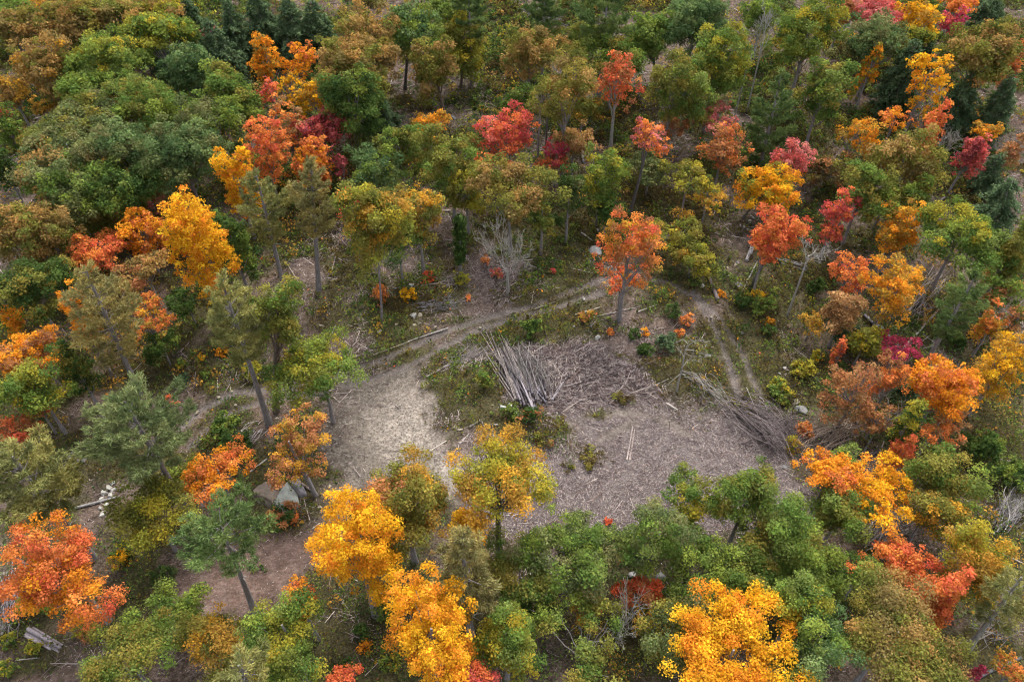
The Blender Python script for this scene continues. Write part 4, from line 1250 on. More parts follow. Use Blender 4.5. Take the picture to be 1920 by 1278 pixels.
# the ivy clad pole: a slim trunk wrapped in green leaves
def ivy_pole():
    G = at(863, 516); Tp = ray(862, 405); t = G[1] / Tp[1]; top = np.array([Tp[0] * t, G[1], CAM_H + Tp[2] * t]) - G
    rng = np.random.default_rng(77)
    root = empty("ivy_clad_trunk", G, "slim upright trunk wrapped in dark green ivy left of the white leafless tree", "tree")
    tk = Acc(); tube(tk, np.array([[0, 0, -.3], top * .5, top]), np.array([.2, .16, .08]), 8, BARKS['grey'])
    tk.build("trunk", M_BARK, root, local=False)
    lf = Acc(); n = 2600
    s = rng.random(n); s = np.where(s < .55, .26 + .32 * s / .55, .64 + .36 * (s - .55) / .45)
    d = unit(rng.normal(size=(n, 3)) * np.array([1, 1, .3]))
    P = top * s[:, None] + d * (0.75 * (.6 + .5 * np.sin(s * 19) ** 2) * rng.random(n) ** .4)[:, None]
    leaf_quads(lf, rng, P, unit(d + rng.normal(0, .4, (n, 3)) + [0, 0, .3]), .26, jit(rng, PAL['dk'][rng.integers(0, 3, n)] * .9))
    lf.build("ivy", M_LEAF, root)


ivy_pole()


# ---------------------------------------------------------------- rocks
def ico(sub):
    p = (1 + 5 ** .5) / 2
    v = [(-1, p, 0), (1, p, 0), (-1, -p, 0), (1, -p, 0), (0, -1, p), (0, 1, p), (0, -1, -p), (0, 1, -p), (p, 0, -1), (p, 0, 1), (-p, 0, -1), (-p, 0, 1)]
    f = [(0, 11, 5), (0, 5, 1), (0, 1, 7), (0, 7, 10), (0, 10, 11), (1, 5, 9), (5, 11, 4), (11, 10, 2), (10, 7, 6), (7, 1, 8), (3, 9, 4), (3, 4, 2), (3, 2, 6), (3, 6, 8), (3, 8, 9), (4, 9, 5), (2, 4, 11), (6, 2, 10), (8, 6, 7), (9, 8, 1)]
    v = [tuple(unit(np.array(x, float))) for x in v]
    for _ in range(sub):
        c = {}; g = []
        def m(a, b):
            k = (min(a, b), max(a, b))
            if k not in c:
                c[k] = len(v); v.append(tuple(unit((np.array(v[a]) + np.array(v[b])) / 2)))
            return c[k]
        for a, b, d in f:
            x, y, z = m(a, b), m(b, d), m(d, a)
            g += [(a, x, z), (b, y, x), (d, z, y), (x, y, z)]
        f = g
    return np.array(v), np.array(f)


ICO_V, ICO_F = ico(3)


def rock(num, u, v, w, h, tone, label, name="boulder", rotz=None, zs=1.0):
    rng = np.random.default_rng(9000 + num)
    G = at(u, v); Dp = depth_of(G); k = Dp / F_PX
    delta = PITCH + math.atan((v - 639) / F_PX)
    a = max(w * k / 2, .12) * .92; b = max(h * k / 2 / max(math.sin(delta), .4) * .72, .10); c = (a + b) * .30 * zs
    V = ICO_V.copy()
    for _ in range(13):                                               # broken faces
        d = unit(rng.normal(size=3)); s = rng.uniform(.34, .78)
        e = V @ d
        V = V - np.outer(np.maximum(e - s, 0), d) * .92
    V = V * (1 + .03 * rng.normal(size=(len(V), 1)))
    V = V * np.array([a, b, c]) * 1.3
    if rotz is not None:
        cs, sn = math.cos(rotz), math.sin(rotz); V = V @ np.array([[cs, sn, 0], [-sn, cs, 0], [0, 0, 1]])
    acc = Acc(); acc.add(V + np.array([0, 0, c * .35]), ICO_F, lin(tone))
    o = acc.build(name, M_ROCK, None, G, local=False)
    o.rotation_euler = (0, 0, rng.uniform(-.5, .5) if rotz is None else 0)
    tag(o, label, "rock", "loose rocks on the forest floor")


PALE, GREY, TAN = (172, 168, 162), (128, 126, 124), (160, 148, 128)
ROCKS = [
    (769, 538, 10, 16, PALE, "white pointed rock behind the yellow orange shrub"), (775, 593, 16, 14, PALE, "big white rock above the upper ruts, left of centre"),
    (788, 591, 9, 10, TAN, "tan rock touching the right side of the big white rock"), (777, 610, 8, 8, TAN, "small tan rock below the big white rock"),
    (743, 607, 8, 6, TAN, "small tan rock left of the big white rock"), (816, 613, 8, 5, TAN, "small flat rock right of the big white rock by the ruts"),
    (712, 622, 9, 7, PALE, "small pale rock at the foot of the broad olive gold oak"), (602, 611, 12, 7, TAN, "flat tan rock on the slope below the tan topped pine"),
    (564, 631, 6, 8, PALE, "small pale rock left of the flat tan rock"), (1120, 633, 17, 12, PALE, "pale square rock at the upper edge of the chip clearing"),
    (1108, 611, 8, 10, GREY, "grey upright rock just above the pale square rock"), (1076, 612, 7, 5, PALE, "small white rock among green growth left of the pale square rock"),
    (900, 615, 9, 8, TAN, "tan rock between the two upper ruts"), (1094, 560, 7, 10, PALE, "pale upright rock between the ruts left of the orange tree"),
    (1113, 474, 26, 20, PALE, "large grey and white boulder left of the orange tree"), (1119, 434, 13, 7, GREY, "flat grey rock above the large grey and white boulder"),
    (1292, 496, 22, 18, GREY, "grey boulder under the yellow olive saplings, right of centre"), (1317, 537, 12, 12, PALE, "white rock left of the standing dead trunk"),
    (1382, 491, 7, 7, GREY, "squarish grey green rock left of the crooked trunk maple"), (1379, 497, 7, 5, TAN, "tan rock touching the squarish grey green rock"),
    (1364, 502, 7, 6, TAN, "tan rock left of the squarish grey green rock"), (1365, 517, 6, 5, TAN, "small tan rock below the one left of the squarish rock"),
    (1385, 536, 14, 14, GREY, "grey boulder by the thin grey leaning log"), (1405, 416, 9, 11, PALE, "long white rock in the rock scatter by the short dark trunk"),
    (1395, 425, 6, 6, PALE, "white rock left of the long white one in the scatter"), (1388, 423, 5, 5, PALE, "leftmost white rock of the scatter by the short dark trunk"),
    (1402, 430, 5, 6, PALE, "white rock below the long white one in the scatter"), (1410, 407, 5, 9, PALE, "white upper rock of the scatter by the short dark trunk"),
    (1420, 438, 8, 7, PALE, "white rock at the head of the double grey log"), (1408, 433, 5, 5, PALE, "lowest small white rock of the scatter"),
    (1334, 594, 6, 5, TAN, "round tan rock between the right hand ruts at their top"), (1318, 605, 6, 5, TAN, "tan rock left of the round one at the top of the ruts"),
    (1279, 649, 10, 7, TAN, "yellowish rock beside the forked white snag"), (1325, 667, 14, 10, PALE, "white angular rock right of the forked white snag"),
    (1391, 625, 10, 7, GREY, "grey rock right of the right hand ruts"), (1402, 730, 5, 5, PALE, "small white rock between the lower ends of the right hand ruts"),
    (1425, 746, 6, 6, PALE, "small white rock at the end of the right hand ruts"), (1470, 690, 9, 8, PALE, "white rock on the stony strip right of the ruts"),
    (1462, 700, 7, 6, PALE, "white rock lower on the stony strip right of the ruts"), (1503, 768, 26, 24, GREY, "pale ledge of bare rock above the brush pile"),
    (1490, 755, 20, 14, TAN, "tan rock slab on the upper left of the pale ledge"), (410, 745, 8, 9, TAN, "round tan rock above the left hand ruts"),
    (442, 759, 7, 7, TAN, "round tan rock between the left hand ruts"), (434, 733, 6, 6, TAN, "small tan rock farther up the left hand ruts"),
    (370, 773, 9, 10, TAN, "tan rock at the left end of the ruts"), (505, 783, 8, 8, PALE, "white rock at the foot of the grey green pine"),
    (515, 806, 11, 18, PALE, "white upright boulder left of the rust orange oak"), (487, 809, 9, 7, PALE, "white rock left of the white upright boulder"),
    (520, 784, 8, 8, TAN, "pinkish rock right of the grey green pine foot"), (720, 1112, 30, 20, GREY, "grey rock slab under the big bright yellow maple"),
    (634, 1085, 14, 18, GREY, "dark grey rock at the left foot of the big bright yellow maple"), (690, 1090, 20, 24, GREY, "grey rock hidden under the big bright yellow maple"),
    (1188, 1078, 18, 20, GREY, "grey boulder in the gap of the lower centre grove"), (1240, 1080, 24, 26, GREY, "grey boulder between two green oaks of the lower centre grove"),
    (1100, 298, 30, 22, GREY, "large grey boulder under the pale tan crown at upper centre"), (1000, 26, 14, 10, PALE, "pale rock at the top edge at the centre"),
    (915, 146, 5, 4, PALE, "small white rock in the stony opening at upper centre"), (899, 144, 5, 5, PALE, "left small white rock in the stony opening at upper centre"),
    (944, 150, 7, 5, TAN, "tan rock at the right of the stony opening at upper centre"), (850, 222, 12, 8, GREY, "grey rock right of the slim trunk of the upper olive bronze oak"),
    (854, 802, 9, 13, TAN, "tan upright rock on the right rim of the gravel patch"), (862, 806, 12, 6, TAN, "tan rock beside the upright one on the gravel rim"),
    (873, 745, 6, 5, TAN, "round tan rock above the gravel rim"), (836, 783, 4, 4, TAN, "small round tan rock in the gravel patch"),
    (923, 760, 8, 5, TAN, "tan rock left of the white log at the log pile foot"), (338, 1011, 6, 6, PALE, "small white rock by the green roadside pine"),
    (618, 912, 7, 10, TAN, "tan rock on the left rim of the lower gravel"), (600, 950, 8, 6, TAN, "tan rock right of the big lichen boulder"),
    (440, 993, 8, 8, PALE, "white rock right of the green roadside pine crown"), (1470, 875, 14, 10, GREY, "grey block of rock right below the brush pile"),
]
for _i, _r in enumerate(ROCKS): rock(_i, *_r)
rock(200, 541, 934, 44, 110, (126, 130, 124), "big elongated lichen grey boulder left of the lower gravel", rotz=.45, zs=.6)
rock(201, 508, 924, 60, 76, (112, 100, 90), "mossy brown boulder leaning against the big lichen grey boulder", rotz=.5, zs=.6)
rock(202, 560, 914, 32, 54, (112, 108, 112), "dark grey boulder right of the big lichen grey boulder", rotz=.6, zs=1.0)
for _k, (_u, _v, _w, _h) in enumerate([(213, 906, 10, 14), (204, 916, 14, 14), (196, 925, 16, 16), (208, 930, 12, 14), (190, 938, 14, 12), (199, 945, 12, 14), (188, 952, 10, 10), (194, 962, 16, 14), (214, 918, 10, 12)]):
    rock(300 + _k, _u, _v, _w, _h, (166, 162, 152), "white jagged stone of the rubble strip above the huge orange maple", "stone")
for _k, (_u, _v, _w, _h) in enumerate([(128, 856, 22, 14), (140, 850, 16, 16), (136, 878, 16, 22), (122, 878, 16, 20), (146, 862, 14, 14), (156, 863, 10, 12)]):
    rock(320 + _k, _u, _v, _w, _h, (140, 132, 130), "greyish ledge stone beside the large pale olive pine", "stone")


# ---------------------------------------------------------------- logs, poles and fallen trunks
def log(u1, v1, u2, v2, r, label, tone=(146, 138, 136), h1=0.0, h2=0.0, name="log", group="fallen logs on the forest floor", taper=.7, bend=.12, num=0):
    rng = np.random.default_rng(int(u1 * 13 + v1 * 7 + u2 + num))
    a = at(u1, v1, h1 + r); b = at(u2, v2, h2 + r * taper)
    m = (a + b) / 2 + rng.normal(0, bend * .4, 3) * np.linalg.norm(b - a) * .15
    m[2] = max(m[2], float(terrain(m[0], m[1])) + r * .8)
    acc = Acc(); n = 7
    tube(acc, bez(a, m, b, n), np.linspace(r, r * taper, n), 8, lin(tone) * rng.uniform(.55, .85))
    return tag(acc.build(name, M_LOG, None, a, smooth=False), label, "log", group)


rng_l = np.random.default_rng(42)
for i in range(46):                                                   # the big pile: grey butts stacked towards the viewer, tops fanning out behind
    s = rng_l.random(); hgt = 1.3 * math.sin(math.pi * min(max(s, .08), .92)) * rng_l.random()
    u0 = 970 + 66 * s + rng_l.normal(0, 4); v0 = 756 - 16 * s + rng_l.normal(0, 11)
    L = rng_l.uniform(.35, 1.0) * (1 - .35 * s)
    log(u0, v0, u0 - (30 + 26 * (1 - s)) * L + rng_l.normal(0, 15), v0 - 106 * L, rng_l.uniform(.07, .15), "grey weathered log in the big log pile beside the chip clearing",
        [(128, 122, 130), (92, 84, 90), (146, 138, 142), (70, 62, 66), (112, 102, 104)][i % 5], hgt, hgt * rng_l.uniform(.1, .7), group="logs of the big pile", taper=.5, bend=.2, num=i)
for i in range(16):
    u0 = 955 + rng_l.uniform(0, 45); v0 = 735 + rng_l.uniform(-25, 20)
    log(u0, v0, u0 - rng_l.uniform(35, 62), v0 - rng_l.uniform(80, 112), .06, "thin grey pole lying on the left side of the big log pile", (150, 138, 132), .5, .2, "pole", "thin poles of the big pile", .5, num=i)
for i, (a0, b0, a1, b1) in enumerate([(62, 1176, 117, 1209), (58, 1181, 113, 1212), (54, 1180, 108, 1217), (49, 1186, 111, 1221), (47, 1190, 96, 1216), (52, 1178, 106, 1209), (66, 1184, 114, 1214)]):
    hh = .26 * (i > 4)
    log(a0, b0, a1, b1, .10 + .03 * (i % 3), "pinkish grey log in the small stack at the lower left", (176, 164, 166), hh, hh, group="logs of the lower left stack", taper=.8, bend=.05, num=i)
for i in range(10):
    k = i % 6; hh = .28 * (i // 6)
    log(1620 + 6 * k, 590 + 7 * k * .6, 1668 + 7 * k * .7, 634 + 5 * k, .15, "dark grey log in the stack above the crimson low maple", (112, 108, 114), hh, hh, group="logs of the stack on the right", taper=.8, bend=.02, num=i)
for i in range(6):
    k = i % 4; hh = .25 * (i // 4)
    log(1452 + 4 * k, 482 + 4 * k, 1512 + 2 * k, 497 + 4 * k, .14, "grey log in the low stack behind the slender leaning dead tree", (128, 122, 120), hh, hh, group="logs of the low stack", taper=.85, bend=.02, num=i)
LOGS = [
    (1346, 562, 1326, 510, .24, "thick bare log lying upright on the slope right of the orange tree", (118, 106, 104)), (1400, 488, 1416, 447, .2, "left log of the double grey pair beneath the crooked trunk maple", (150, 146, 146)),
    (1406, 480, 1421, 446, .16, "right log of the double grey pair beneath the crooked trunk maple", (140, 136, 138)), (1392, 546, 1420, 490, .1, "thin grey leaning log right of the double grey pair", (164, 158, 156)),
    (1175, 862, 1186, 800, .075, "pale pole pointing away on the chip clearing floor", (170, 156, 148)), (1180, 862, 1190, 803, .06, "thin pole alongside the pale pole on the chip clearing floor", (190, 172, 160)),
    (1250, 756, 1270, 768, .12, "short pale log on the chips below the white snag", (196, 186, 174)), (1222, 712, 1248, 744, .06, "thin stick log on the chips left of the white snag", (160, 148, 140)),
    (1210, 730, 1258, 708, .06, "thin pole reaching the foot of the white snag", (164, 156, 144)), (1278, 700, 1362, 756, .11, "long grey fallen pole from the white snag to the brush pile", (166, 162, 150)),
    (840, 615, 765, 640, .08, "long whitish pole along the upper ruts", (196, 188, 180)), (700, 665, 768, 640, .06, "thin whitish pole continuing left along the upper ruts", (180, 170, 150)),
    (800, 706, 905, 650, .1, "pale pole on the slash strip left of the log pile", (176, 164, 158)), (812, 700, 900, 655, .09, "second pale pole on the slash strip left of the log pile", (160, 148, 144)),
    (828, 690, 880, 660, .08, "short pale pole on the slash strip left of the log pile", (184, 174, 166)), (955, 757, 972, 780, .17, "whitish thick log end below the big log pile", (186, 184, 180)),
    (938, 762, 950, 764, .16, "short white log left of the whitish thick one", (196, 194, 188)), (880, 800, 900, 788, .1, "grey log on the right rim of the gravel patch", (160, 150, 146)),
    (862, 832, 880, 812, .08, "pale stick log on the right rim of the gravel patch", (176, 164, 160)), (920, 797, 934, 796, .16, "short grey log above the loose yellow olive oak", (150, 146, 140)),
    (925, 818, 923, 800, .07, "pale upright stick log above the loose yellow olive oak", (182, 172, 160)), (903, 790, 909, 803, .09, "dark grey log left of the short grey log", (130, 122, 116)),
    (1140, 350, 1100, 362, .1, "pale fallen log among growth at centre", (170, 158, 146)), (1090, 436, 1112, 452, .1, "white log left of the orange tree", (196, 186, 176)),
    (1097, 478, 1112, 494, .06, "thin pole below the large grey and white boulder", (150, 140, 132)), (1078, 590, 1125, 576, .09, "whitish log right of the upper ruts", (190, 180, 160)),
    (1110, 595, 1200, 575, .07, "thin grey pole below the orange tree", (160, 150, 140)), (1195, 585, 1235, 570, .09, "crooked pale branch right of the orange tree trunk", (176, 166, 156)),
    (1000, 580, 1040, 566, .06, "thin pale pole lying on the upper track", (166, 156, 140)), (1222, 500, 1240, 512, .07, "pale log lying right of the orange tree crown", (186, 176, 160)),
    (1250, 422, 1272, 422, .07, "short pale log behind the yellow olive saplings", (180, 172, 160)), (1340, 436, 1360, 444, .07, "pale log on the soil left of the rock scatter", (176, 164, 150)),
    (1692, 655, 1760, 580, .15, "long white fallen trunk behind the crimson low maple", (176, 168, 150)), (1745, 652, 1774, 590, .17, "grey fallen trunk right of the long white one", (134, 128, 128)),
    (1716, 650, 1748, 625, .07, "thin white fallen pole between two fallen trunks on the right", (186, 180, 168)), (1728, 570, 1765, 535, .08, "white bare branch behind the olive yellow pine", (180, 172, 160)),
    (1738, 560, 1775, 520, .07, "second white bare branch behind the olive yellow pine", (176, 170, 160)), (1650, 578, 1676, 598, .06, "thin pale branch on the slash above the right log stack", (176, 164, 156)),
    (1645, 845, 1600, 880, .12, "dark fallen trunk under the twiggy rust tree", (96, 90, 90)), (1560, 850, 1600, 815, .12, "fallen grey trunk right of the brush pile", (118, 108, 108)),
    (1615, 855, 1640, 810, .11, "grey leaning dead trunk above the small bright green rounded tree", (110, 108, 106)), (1508, 690, 1540, 718, .08, "grey pole on the bank right of the ruts", (160, 152, 144)),
    (130, 955, 225, 930, .13, "grey fallen trunk across the rubble strip at left", (158, 154, 150)), (330, 905, 300, 922, .09, "whitish log behind the olive green oak at left", (170, 162, 158)),
    (250, 1020, 282, 996, .08, "grey log under the olive oak at lower left", (140, 130, 126)), (466, 886, 500, 860, .09, "white log left of the rust orange oak", (180, 174, 166)),
    (592, 925, 572, 880, .12, "grey dead pole under the rust orange oak", (122, 118, 122)), (548, 895, 586, 920, .14, "brown fallen log behind the big lichen boulder", (150, 132, 124)),
    (600, 980, 586, 990, .06, "short pale stick on the top of the road", (186, 174, 156)), (535, 490, 570, 545, .08, "thin fallen pole from the two pines down the slope", (160, 146, 134)),
    (632, 470, 622, 508, .07, "pale fallen pole right of the tan topped pine", (170, 156, 148)), (10, 1165, 40, 1105, .1, "long grey pole on the slash at the left edge", (150, 144, 144)),
    (2, 1180, 30, 1130, .09, "second grey pole on the slash at the left edge", (160, 152, 150)), (30, 1237, 74, 1232, .06, "thin pale stick near the bottom left corner", (176, 166, 160)),
    (740, 541, 772, 532, .08, "pale pole left of the white pointed rock", (180, 170, 166)), (790, 535, 850, 527, .06, "thin pole under the round red orange shrub", (166, 152, 146)),
    (1870, 860, 1895, 864, .08, "pale log on the dark green right edge bank", (190, 170, 156)), (1880, 935, 1919, 900, .14, "grey fallen trunk on the right edge bank", (110, 112, 118)),
    (1868, 1032, 1918, 1056, .1, "pale log at the lower right edge", (176, 160, 150)), (1835, 1268, 1915, 1232, .15, "dark fallen trunk in the bottom right corner", (92, 90, 92)),
    (1790, 1272, 1798, 1250, .08, "pale stick beside the very big olive bronze oak", (176, 164, 150)), (1655, 215, 1700, 330, .1, "dark fallen trunk between bronze oak and hemlock on the right", (90, 84, 84)),
    (1760, 378, 1810, 345, .13, "grey fallen trunk below the small red leaning maple", (120, 112, 110)), (1300, 1130, 1250, 1120, .08, "pale stick in the gap of the lower centre grove", (150, 140, 130)),
    (845, 395, 815, 395, .1, "white log beside the golden olive oak", (190, 180, 170)), (1300, 382, 1275, 370, .07, "pale pole by the small gold tree", (166, 156, 146)),
]
for _i, _r in enumerate(LOGS): log(*_r[:6], tone=_r[6], num=_i)


def snag():
    G = at(1268, 737)

    def pt(u, v, dy=0.0):
        d = ray(u, v); t = (G[1] + dy) / d[1]
        return np.array([d[0] * t, G[1] + dy, CAM_H + d[2] * t]) - G
    rng = np.random.default_rng(8)
    root = empty("bare_tree", G, "forked dead grey snag with broken limbs at the right end of the chip clearing", "tree", "leafless trees of the forest")
    acc = Acc(); c = BARKS['pale']
    tube(acc, np.array([[0, 0, -.3], pt(1273, 712), pt(1279, 690), pt(1284, 660), pt(1291, 640)]), np.array([.12, .10, .085, .065, .025]), 8, c)
    for P in ([(1282, 668), (1276, 658), (1268, 650)], [(1286, 655), (1300, 656), (1318, 664), (1326, 660)], [(1288, 650), (1300, 640), (1318, 637)], [(1280, 688), (1290, 674), (1304, 675), (1316, 680)],
              [(1278, 695), (1300, 704), (1330, 722)], [(1276, 700), (1262, 712), (1254, 718)], [(1290, 644), (1280, 636), (1268, 640)], [(1284, 662), (1296, 668), (1310, 668)]):
        p = np.array([pt(u, v, rng.normal(0, .5)) for u, v in P])
        tube(acc, p, np.linspace(.038, .013, len(p)), 5, c, cap=False)
        for k in range(1, len(p)):
            for _ in range(3):
                e = p[k] + rng.normal(0, .55, 3)
                tube(acc, np.array([p[k], (p[k] + e) / 2 + rng.normal(0, .06, 3), e]), np.array([.014, .011, .008]), 4, c, cap=False)
    acc.build("trunk", M_BARK, root, local=False)


snag()


# brush piles: tangles of thin branches
def brush(n, start, end, spread, h, r, tone, label, curve=.4, seed=0, length=(.5, 1.0)):
    rng = np.random.default_rng(600 + seed)
    acc = Acc()
    for i in range(n):
        u0 = start[0] + rng.normal(0, spread[0]); v0 = start[1] + rng.normal(0, spread[1])
        u1 = end[0] + rng.normal(0, spread[2]); v1 = end[1] + rng.normal(0, spread[3])
        L = rng.uniform(*length); o = rng.uniform(0, 1 - L)
        p = (u0 + (u1 - u0) * o, v0 + (v1 - v0) * o); q = (u0 + (u1 - u0) * (o + L), v0 + (v1 - v0) * (o + L))
        hh = h * rng.random() ** 1.3
        a = at(*p, hh * .5 + .03); b = at(*q, hh + .03); m = (a + b) / 2 + np.array([rng.normal(0, curve), rng.normal(0, curve), abs(rng.normal(0, curve)) * .8])
        rr = r * rng.uniform(.5, 1.3)
        c = lin(tone) * rng.uniform(.2, 1.15)
        pts = bez(a, m, b, 7)
        tube(acc, pts, np.linspace(rr, rr * .4, 7), 5, c, cap=False)
        for _ in range(3):
            j = rng.integers(2, 7); d = unit(b - a + rng.normal(0, .45, 3) * np.linalg.norm(b - a))
            e = pts[j] + d * rng.uniform(.4, 1.6); e[2] = max(e[2], float(terrain(e[0], e[1])) + .05)
            tube(acc, np.array([pts[j], (pts[j] + e) / 2 + rng.normal(0, .06, 3), e]), np.array([rr * .45, rr * .35, .012]), 4, c, cap=False)
    o = acc.build("brush_pile", M_LOG, None, at(*start))
    tag(o, label, "brush pile", kind=None)


brush(130, (1385, 756), (1474, 828), (24, 14, 16, 26), 1.4, .04, (128, 116, 114), "big pile of long curved grey branches at the right end of the clearing", 1.0, 1)
brush(70, (1430, 830), (1480, 790), (22, 14, 22, 16), 1.5, .035, (96, 84, 84), "dark tangled heart of the brush pile at the right end of the clearing", .8, 21)
brush(130, (968, 655), (1004, 735), (26, 10, 30, 16), 1.3, .03, (128, 122, 118), "heap of thin grey tops lying on the big log pile", .3, 2)
brush(60, (1590, 800), (1530, 850), (26, 10, 30, 14), 1.5, .04, (150, 132, 116), "brown brush heap under the sparse rusty tree right of the clearing", .6, 3)
brush(80, (1640, 1020), (1685, 960), (14, 8, 16, 16), 1.6, .035, (150, 138, 130), "heap of fine grey brush left of the vivid red orange maples", .5, 4)
brush(90, (1870, 990), (1905, 925), (16, 12, 22, 14), 1.6, .035, (156, 150, 146), "sprawling pale grey brush heap near the right edge", .5, 5)
brush(60, (1700, 590), (1765, 520), (22, 12, 22, 16), 1.6, .03, (170, 158, 152), "pale brush tangle behind the olive yellow pine", .5, 6)
brush(60, (30, 1090), (10, 1170), (24, 16, 14, 20), .8, .035, (150, 142, 144), "grey brush heap at the left edge beside the huge orange maple", .4, 7)
brush(45, (850, 685), (900, 652), (20, 8, 16, 6), .5, .03, (172, 160, 154), "low strip of pale brush left of the big log pile", .25, 8)
brush(36, (1290, 700), (1345, 745), (14, 8, 20, 12), .9, .035, (160, 154, 146), "loose pale branches around the foot of the white snag", .6, 9)
brush(40, (825, 525), (870, 520), (16, 6, 16, 8), .6, .03, (164, 150, 142), "small brush heap behind the round red orange shrub", .4, 10)
brush(40, (790, 575), (850, 565), (14, 5, 16, 8), .5, .03, (168, 162, 164), "small dead tuft of brush right of the big white rock", .4, 11)
brush(40, (1850, 1200), (1890, 1170), (20, 14, 20, 14), 1.6, .03, (140, 132, 124), "dark brush heap under the leaning grey tan pine", .7, 12)
brush(36, (480, 800), (440, 845), (14, 10, 14, 10), .7, .03, (150, 142, 138), "grey brush heap at the foot of the grey green pine", .4, 13)
brush(30, (1000, 20), (1040, 45), (24, 8, 24, 8), .8, .04, (140, 136, 138), "grey brush tangle at the top edge at the centre", .5, 14)

# ---------------------------------------------------------------- what nobody could count: low growth, twigs and chips
def zone_at(x, y):
    i = np.clip(np.searchsorted(GX, x), 0, len(GX) - 1); j = np.clip(np.searchsorted(GY, y), 0, len(GY) - 1)
    return i, j


def in_view(x, y, pad=4):
    z = terrain(x, y)
    dz = CAM_H - z
    D = y * math.cos(PITCH) + dz * math.sin(PITCH)
    u = x / D; v = (dz * math.cos(PITCH) - y * math.sin(PITCH)) / D
    return (np.abs(u) < 960 / F_PX + pad / D) & (np.abs(v) < 639 / F_PX + pad / D)


def growth():
    rng = np.random.default_rng(31)
    n = 1500000
    x = rng.uniform(-92, 92, n); y = rng.uniform(14, 138, n)
    k = in_view(x, y, 16); x, y = x[k], y[k]
    i, j = zone_at(x, y)
    g = ZN['green'][i, j]
    cl = fbm(x, y, 1.1, 3, 40)
    pr = np.clip((g - .10) * 1.1, 0, 1) * np.clip((cl - .28) * 3, .12, 1) * .9
    k = rng.random(len(x)) < pr; x, y, g, cl = x[k], y[k], g[k], cl[k]
    z = terrain(x, y) + rng.random(len(x)) ** .6 * (.08 + 1.0 * g * np.clip((cl - .32) * 2.6, .06, 1.3)) + .03
    P = np.stack([x, y, z], 1); m = len(x)
    Dp = y * .707 + (CAM_H - z) * .707
    h = .55 * fbm(x, y, 5, 3, 41) + .45 * fbm(x, y, 1.2, 2, 43) + rng.normal(0, .05, m)
    PP = np.concatenate([PAL['dk'], PAL['gr'], PAL['dk'], PAL['gr'], PAL['ol'] * .85, PAL['ol'] * .7, PAL['bn'], PAL['bn'] * .8, PAL['bn'] * .7])
    q = np.clip(((h - .30) / .38) * len(PP), 0, len(PP) - 1).astype(int)
    c = PP[np.clip(q + rng.integers(-2, 3, m), 0, len(PP) - 1)] * .80
    r = rng.random(m); c = np.where((r < .003)[:, None], PAL['yo'][rng.integers(0, 3, m)], c); c = np.where(((r > .003) & (r < .004))[:, None], PAL['ro'][0], c)
    acc = Acc()
    leaf_quads(acc, rng, P, unit(rng.normal(0, .6, (m, 3)) + [0, 0, 1]), (0.0026 * Dp)[:, None], jit(rng, c, .16), .7)
    tag(acc.build("undergrowth", M_LEAF), "low green and brown undergrowth covering the cut forest floor", "undergrowth", kind="stuff")


def thicket():
    """waist- to head-high brush that fills the gaps between the trees"""
    rng = np.random.default_rng(34)
    n = 22000
    x = rng.uniform(-112, 112, n); y = rng.uniform(8, 150, n)
    k = in_view(x, y, 22); x, y = x[k], y[k]
    i, j = zone_at(x, y)
    inner = np.clip(ZN['chip'] + ZN['sand'] + ZN['road'] * 1.2 + ZN['rut'] * 1.3, 0, 1)[i, j]
    f = fbm(x, y, 11, 3, 60)
    wood = np.zeros(len(x))
    for B_, s_ in WOODS: wood = np.maximum(wood, s_ * sm(3.0, -3.0, sd_poly(x, y, B_) + 6 * (f - .5)))
    pr = (.08 + .9 * wood + .35 * sm(.5, .7, f) + .45 * sm(.6, 1.1, ZN['green'][i, j])) * (1 - inner) * np.clip(1.25 - .8 * ZN['dry'][i, j], .1, 1)
    d0 = np.zeros(len(x))
    k = rng.random(len(x)) < pr * .55; x, y, wood = x[k], y[k], wood[k]
    acc = Acc()
    hue = fbm(x, y, 7, 3, 61) + rng.normal(0, .14, len(x))
    for a, b, hv, wd in zip(x, y, hue, wood):
        H = rng.uniform(.5, 1.6) * (1 + .9 * wd); R = H * rng.uniform(.45, .9)
        g = float(terrain(a, b)); Dp = b * .707 + (CAM_H - g) * .707
        m = int(R * R * 5 / (.0030 * Dp) ** 2 * .16) + 14
        d = unit(rng.normal(size=(m, 3)) + [0, 0, .35])
        nb = rng.integers(3, 7); cc = rng.normal(0, .42, (nb, 3)) * [R, R, H * .3]
        w = rng.integers(0, nb, m)
        Pn = np.array([a, b, g + H * .5]) + cc[w] + d * np.array([R, R, H * .55]) * (.5 * (1 - .5 * rng.random((m, 1)) ** 2))
        pl = ['dk', 'gr', 'dk', 'gr', 'ol', 'gg', 'yg', 'bn', 'bz', 'gd'][int(np.clip((hv - .22) / .56 * 10, 0, 9))]
        A_ = PAL[pl]; c = A_[rng.integers(0, len(A_))] * rng.uniform(.7, 1.05)
        leaf_quads(acc, rng, Pn, unit(d * .6 + rng.normal(0, .5, (m, 3)) + [0, 0, .5]), .0027 * Dp, jit(rng, np.repeat(c[None], m, 0), .15), .7)
    tag(acc.build("brush_growth", M_LEAF), "knee to head high green and russet brush between the trees", "brush", kind="stuff")


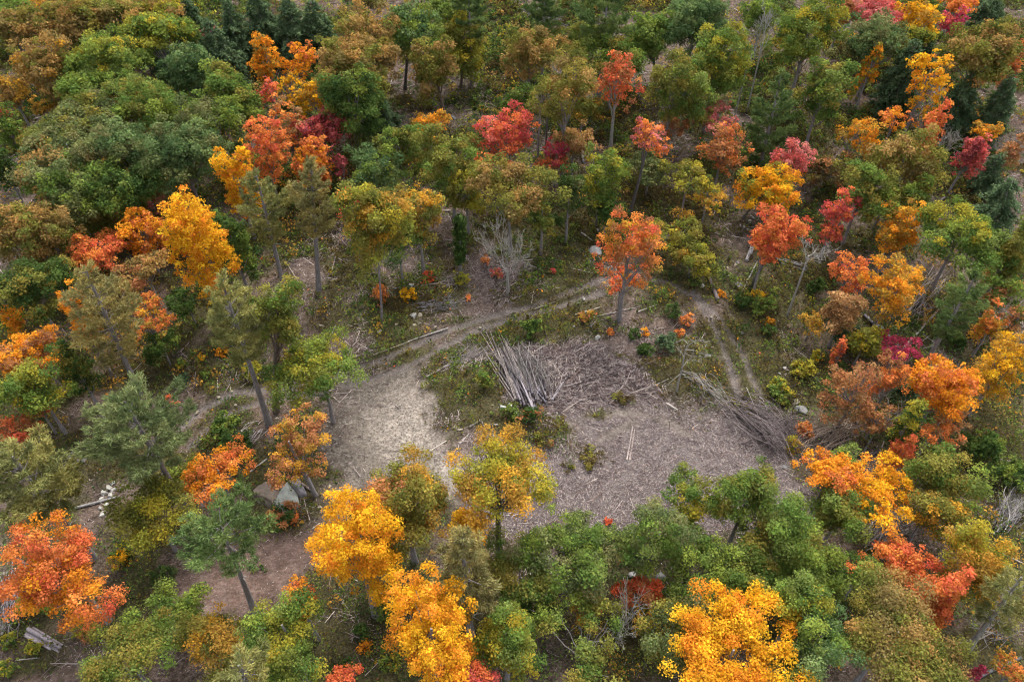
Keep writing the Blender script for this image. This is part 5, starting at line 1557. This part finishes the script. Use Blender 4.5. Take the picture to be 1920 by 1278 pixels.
WOODS = [(poly(p), s) for p, s in (
    ([(-60, -20), (640, -20), (640, 330), (600, 460), (480, 470), (460, 560), (330, 600), (300, 700), (150, 760), (-60, 760)], 1.0),
    ([(640, -20), (1500, -20), (1980, -20), (1980, 480), (1700, 480), (1500, 380), (1400, 300), (1300, 330), (1060, 330), (980, 420), (830, 400), (640, 330)], .5),
    ([(1640, 480), (1980, 480), (1980, 1300), (1590, 1300), (1600, 900), (1700, 700)], .75),
    ([(980, 1040), (1250, 1060), (1500, 1020), (1600, 960), (1660, 1300), (900, 1300)], .7),
    ([(-40, 760), (160, 760), (150, 960), (-40, 980)], .5))]


def litter():
    rng = np.random.default_rng(32)
    n = 3000000
    x = rng.uniform(-92, 92, n); y = rng.uniform(14, 138, n)
    k = in_view(x, y, 1); x, y = x[k], y[k]
    i, j = zone_at(x, y)
    chip, sand, dry, road, rut, green, dark, core = [ZN[a][i, j] for a in ('chip', 'sand', 'dry', 'road', 'rut', 'green', 'dark', 'core')]
    pr = np.clip(.028 * (1 - sand) * (1 - road) + .74 * chip + .32 * dry * (1 - sand) * (.2 + .8 * (fbm(x, y, 2.5, 2, 51) > .48)) + .10 * sand * (1 - core) + .02 * road - .6 * rut * (1 - chip) + .012 * road - .08 * green * (1 - chip) - .9 * ZN['arc'][i, j], 0, 1)
    k = rng.random(len(x)) < pr
    x, y, chip, dark, dry, road = x[k], y[k], chip[k], dark[k], dry[k], road[k]; m = len(x)
    L = rng.lognormal(-1.75, .55, m) * (.78 + 1.5 * dark + .5 * (chip < .3)) * (1 - .5 * road) * np.where(rng.random(m) < .012 + .05 * (chip < .3) * (1 - road) + .03 * dark, 4, 1); L = np.clip(L, .07, 2.6)
    a = rng.uniform(0, math.pi, m) * .8 + fbm(x, y, 6, 2, 50) * 5
    d = np.stack([np.cos(a), np.sin(a), rng.normal(0, .12, m)], 1)
    lift = rng.random(m) * .10 + .03 + .3 * dark * rng.random(m)
    C = np.stack([x, y, terrain(x, y) + lift], 1)
    r = (.008 + .012 * rng.random(m) + .012 * L)[:, None]
    s = unit(np.cross(d, [0, 0, 1.0])) * r; upv = np.array([0, 0, 1.0]) * r * 1.2
    A, B = C - d * L[:, None] / 2, C + d * L[:, None] / 2
    v = np.stack([A - s, A + s, A + upv, B - s * .6, B + s * .6, B + upv * .6], 1)
    f = np.array([[0, 2, 5, 3], [2, 1, 4, 5]])
    base = np.arange(m)[:, None, None] * 6 + f[None]
    tones = lin([(148, 136, 136), (116, 102, 102), (168, 156, 152), (92, 78, 78), (74, 60, 58), (184, 174, 166), (124, 104, 96), (54, 42, 40)])
    c = tones[rng.integers(0, len(tones), m)] * np.array([1.0, .965, .93]) * rng.uniform(.7, 1.15, (m, 1)) * (1 - .25 * dark[:, None])
    acc = Acc(); acc.add(v.reshape(-1, 3), base.reshape(-1, 4), np.repeat(c, 2, 0))
    tag(acc.build("woody_debris", M_STICK), "grey twigs, chips and branches strewn over the ground", "debris", kind="stuff")


growth()
thicket()
litter()
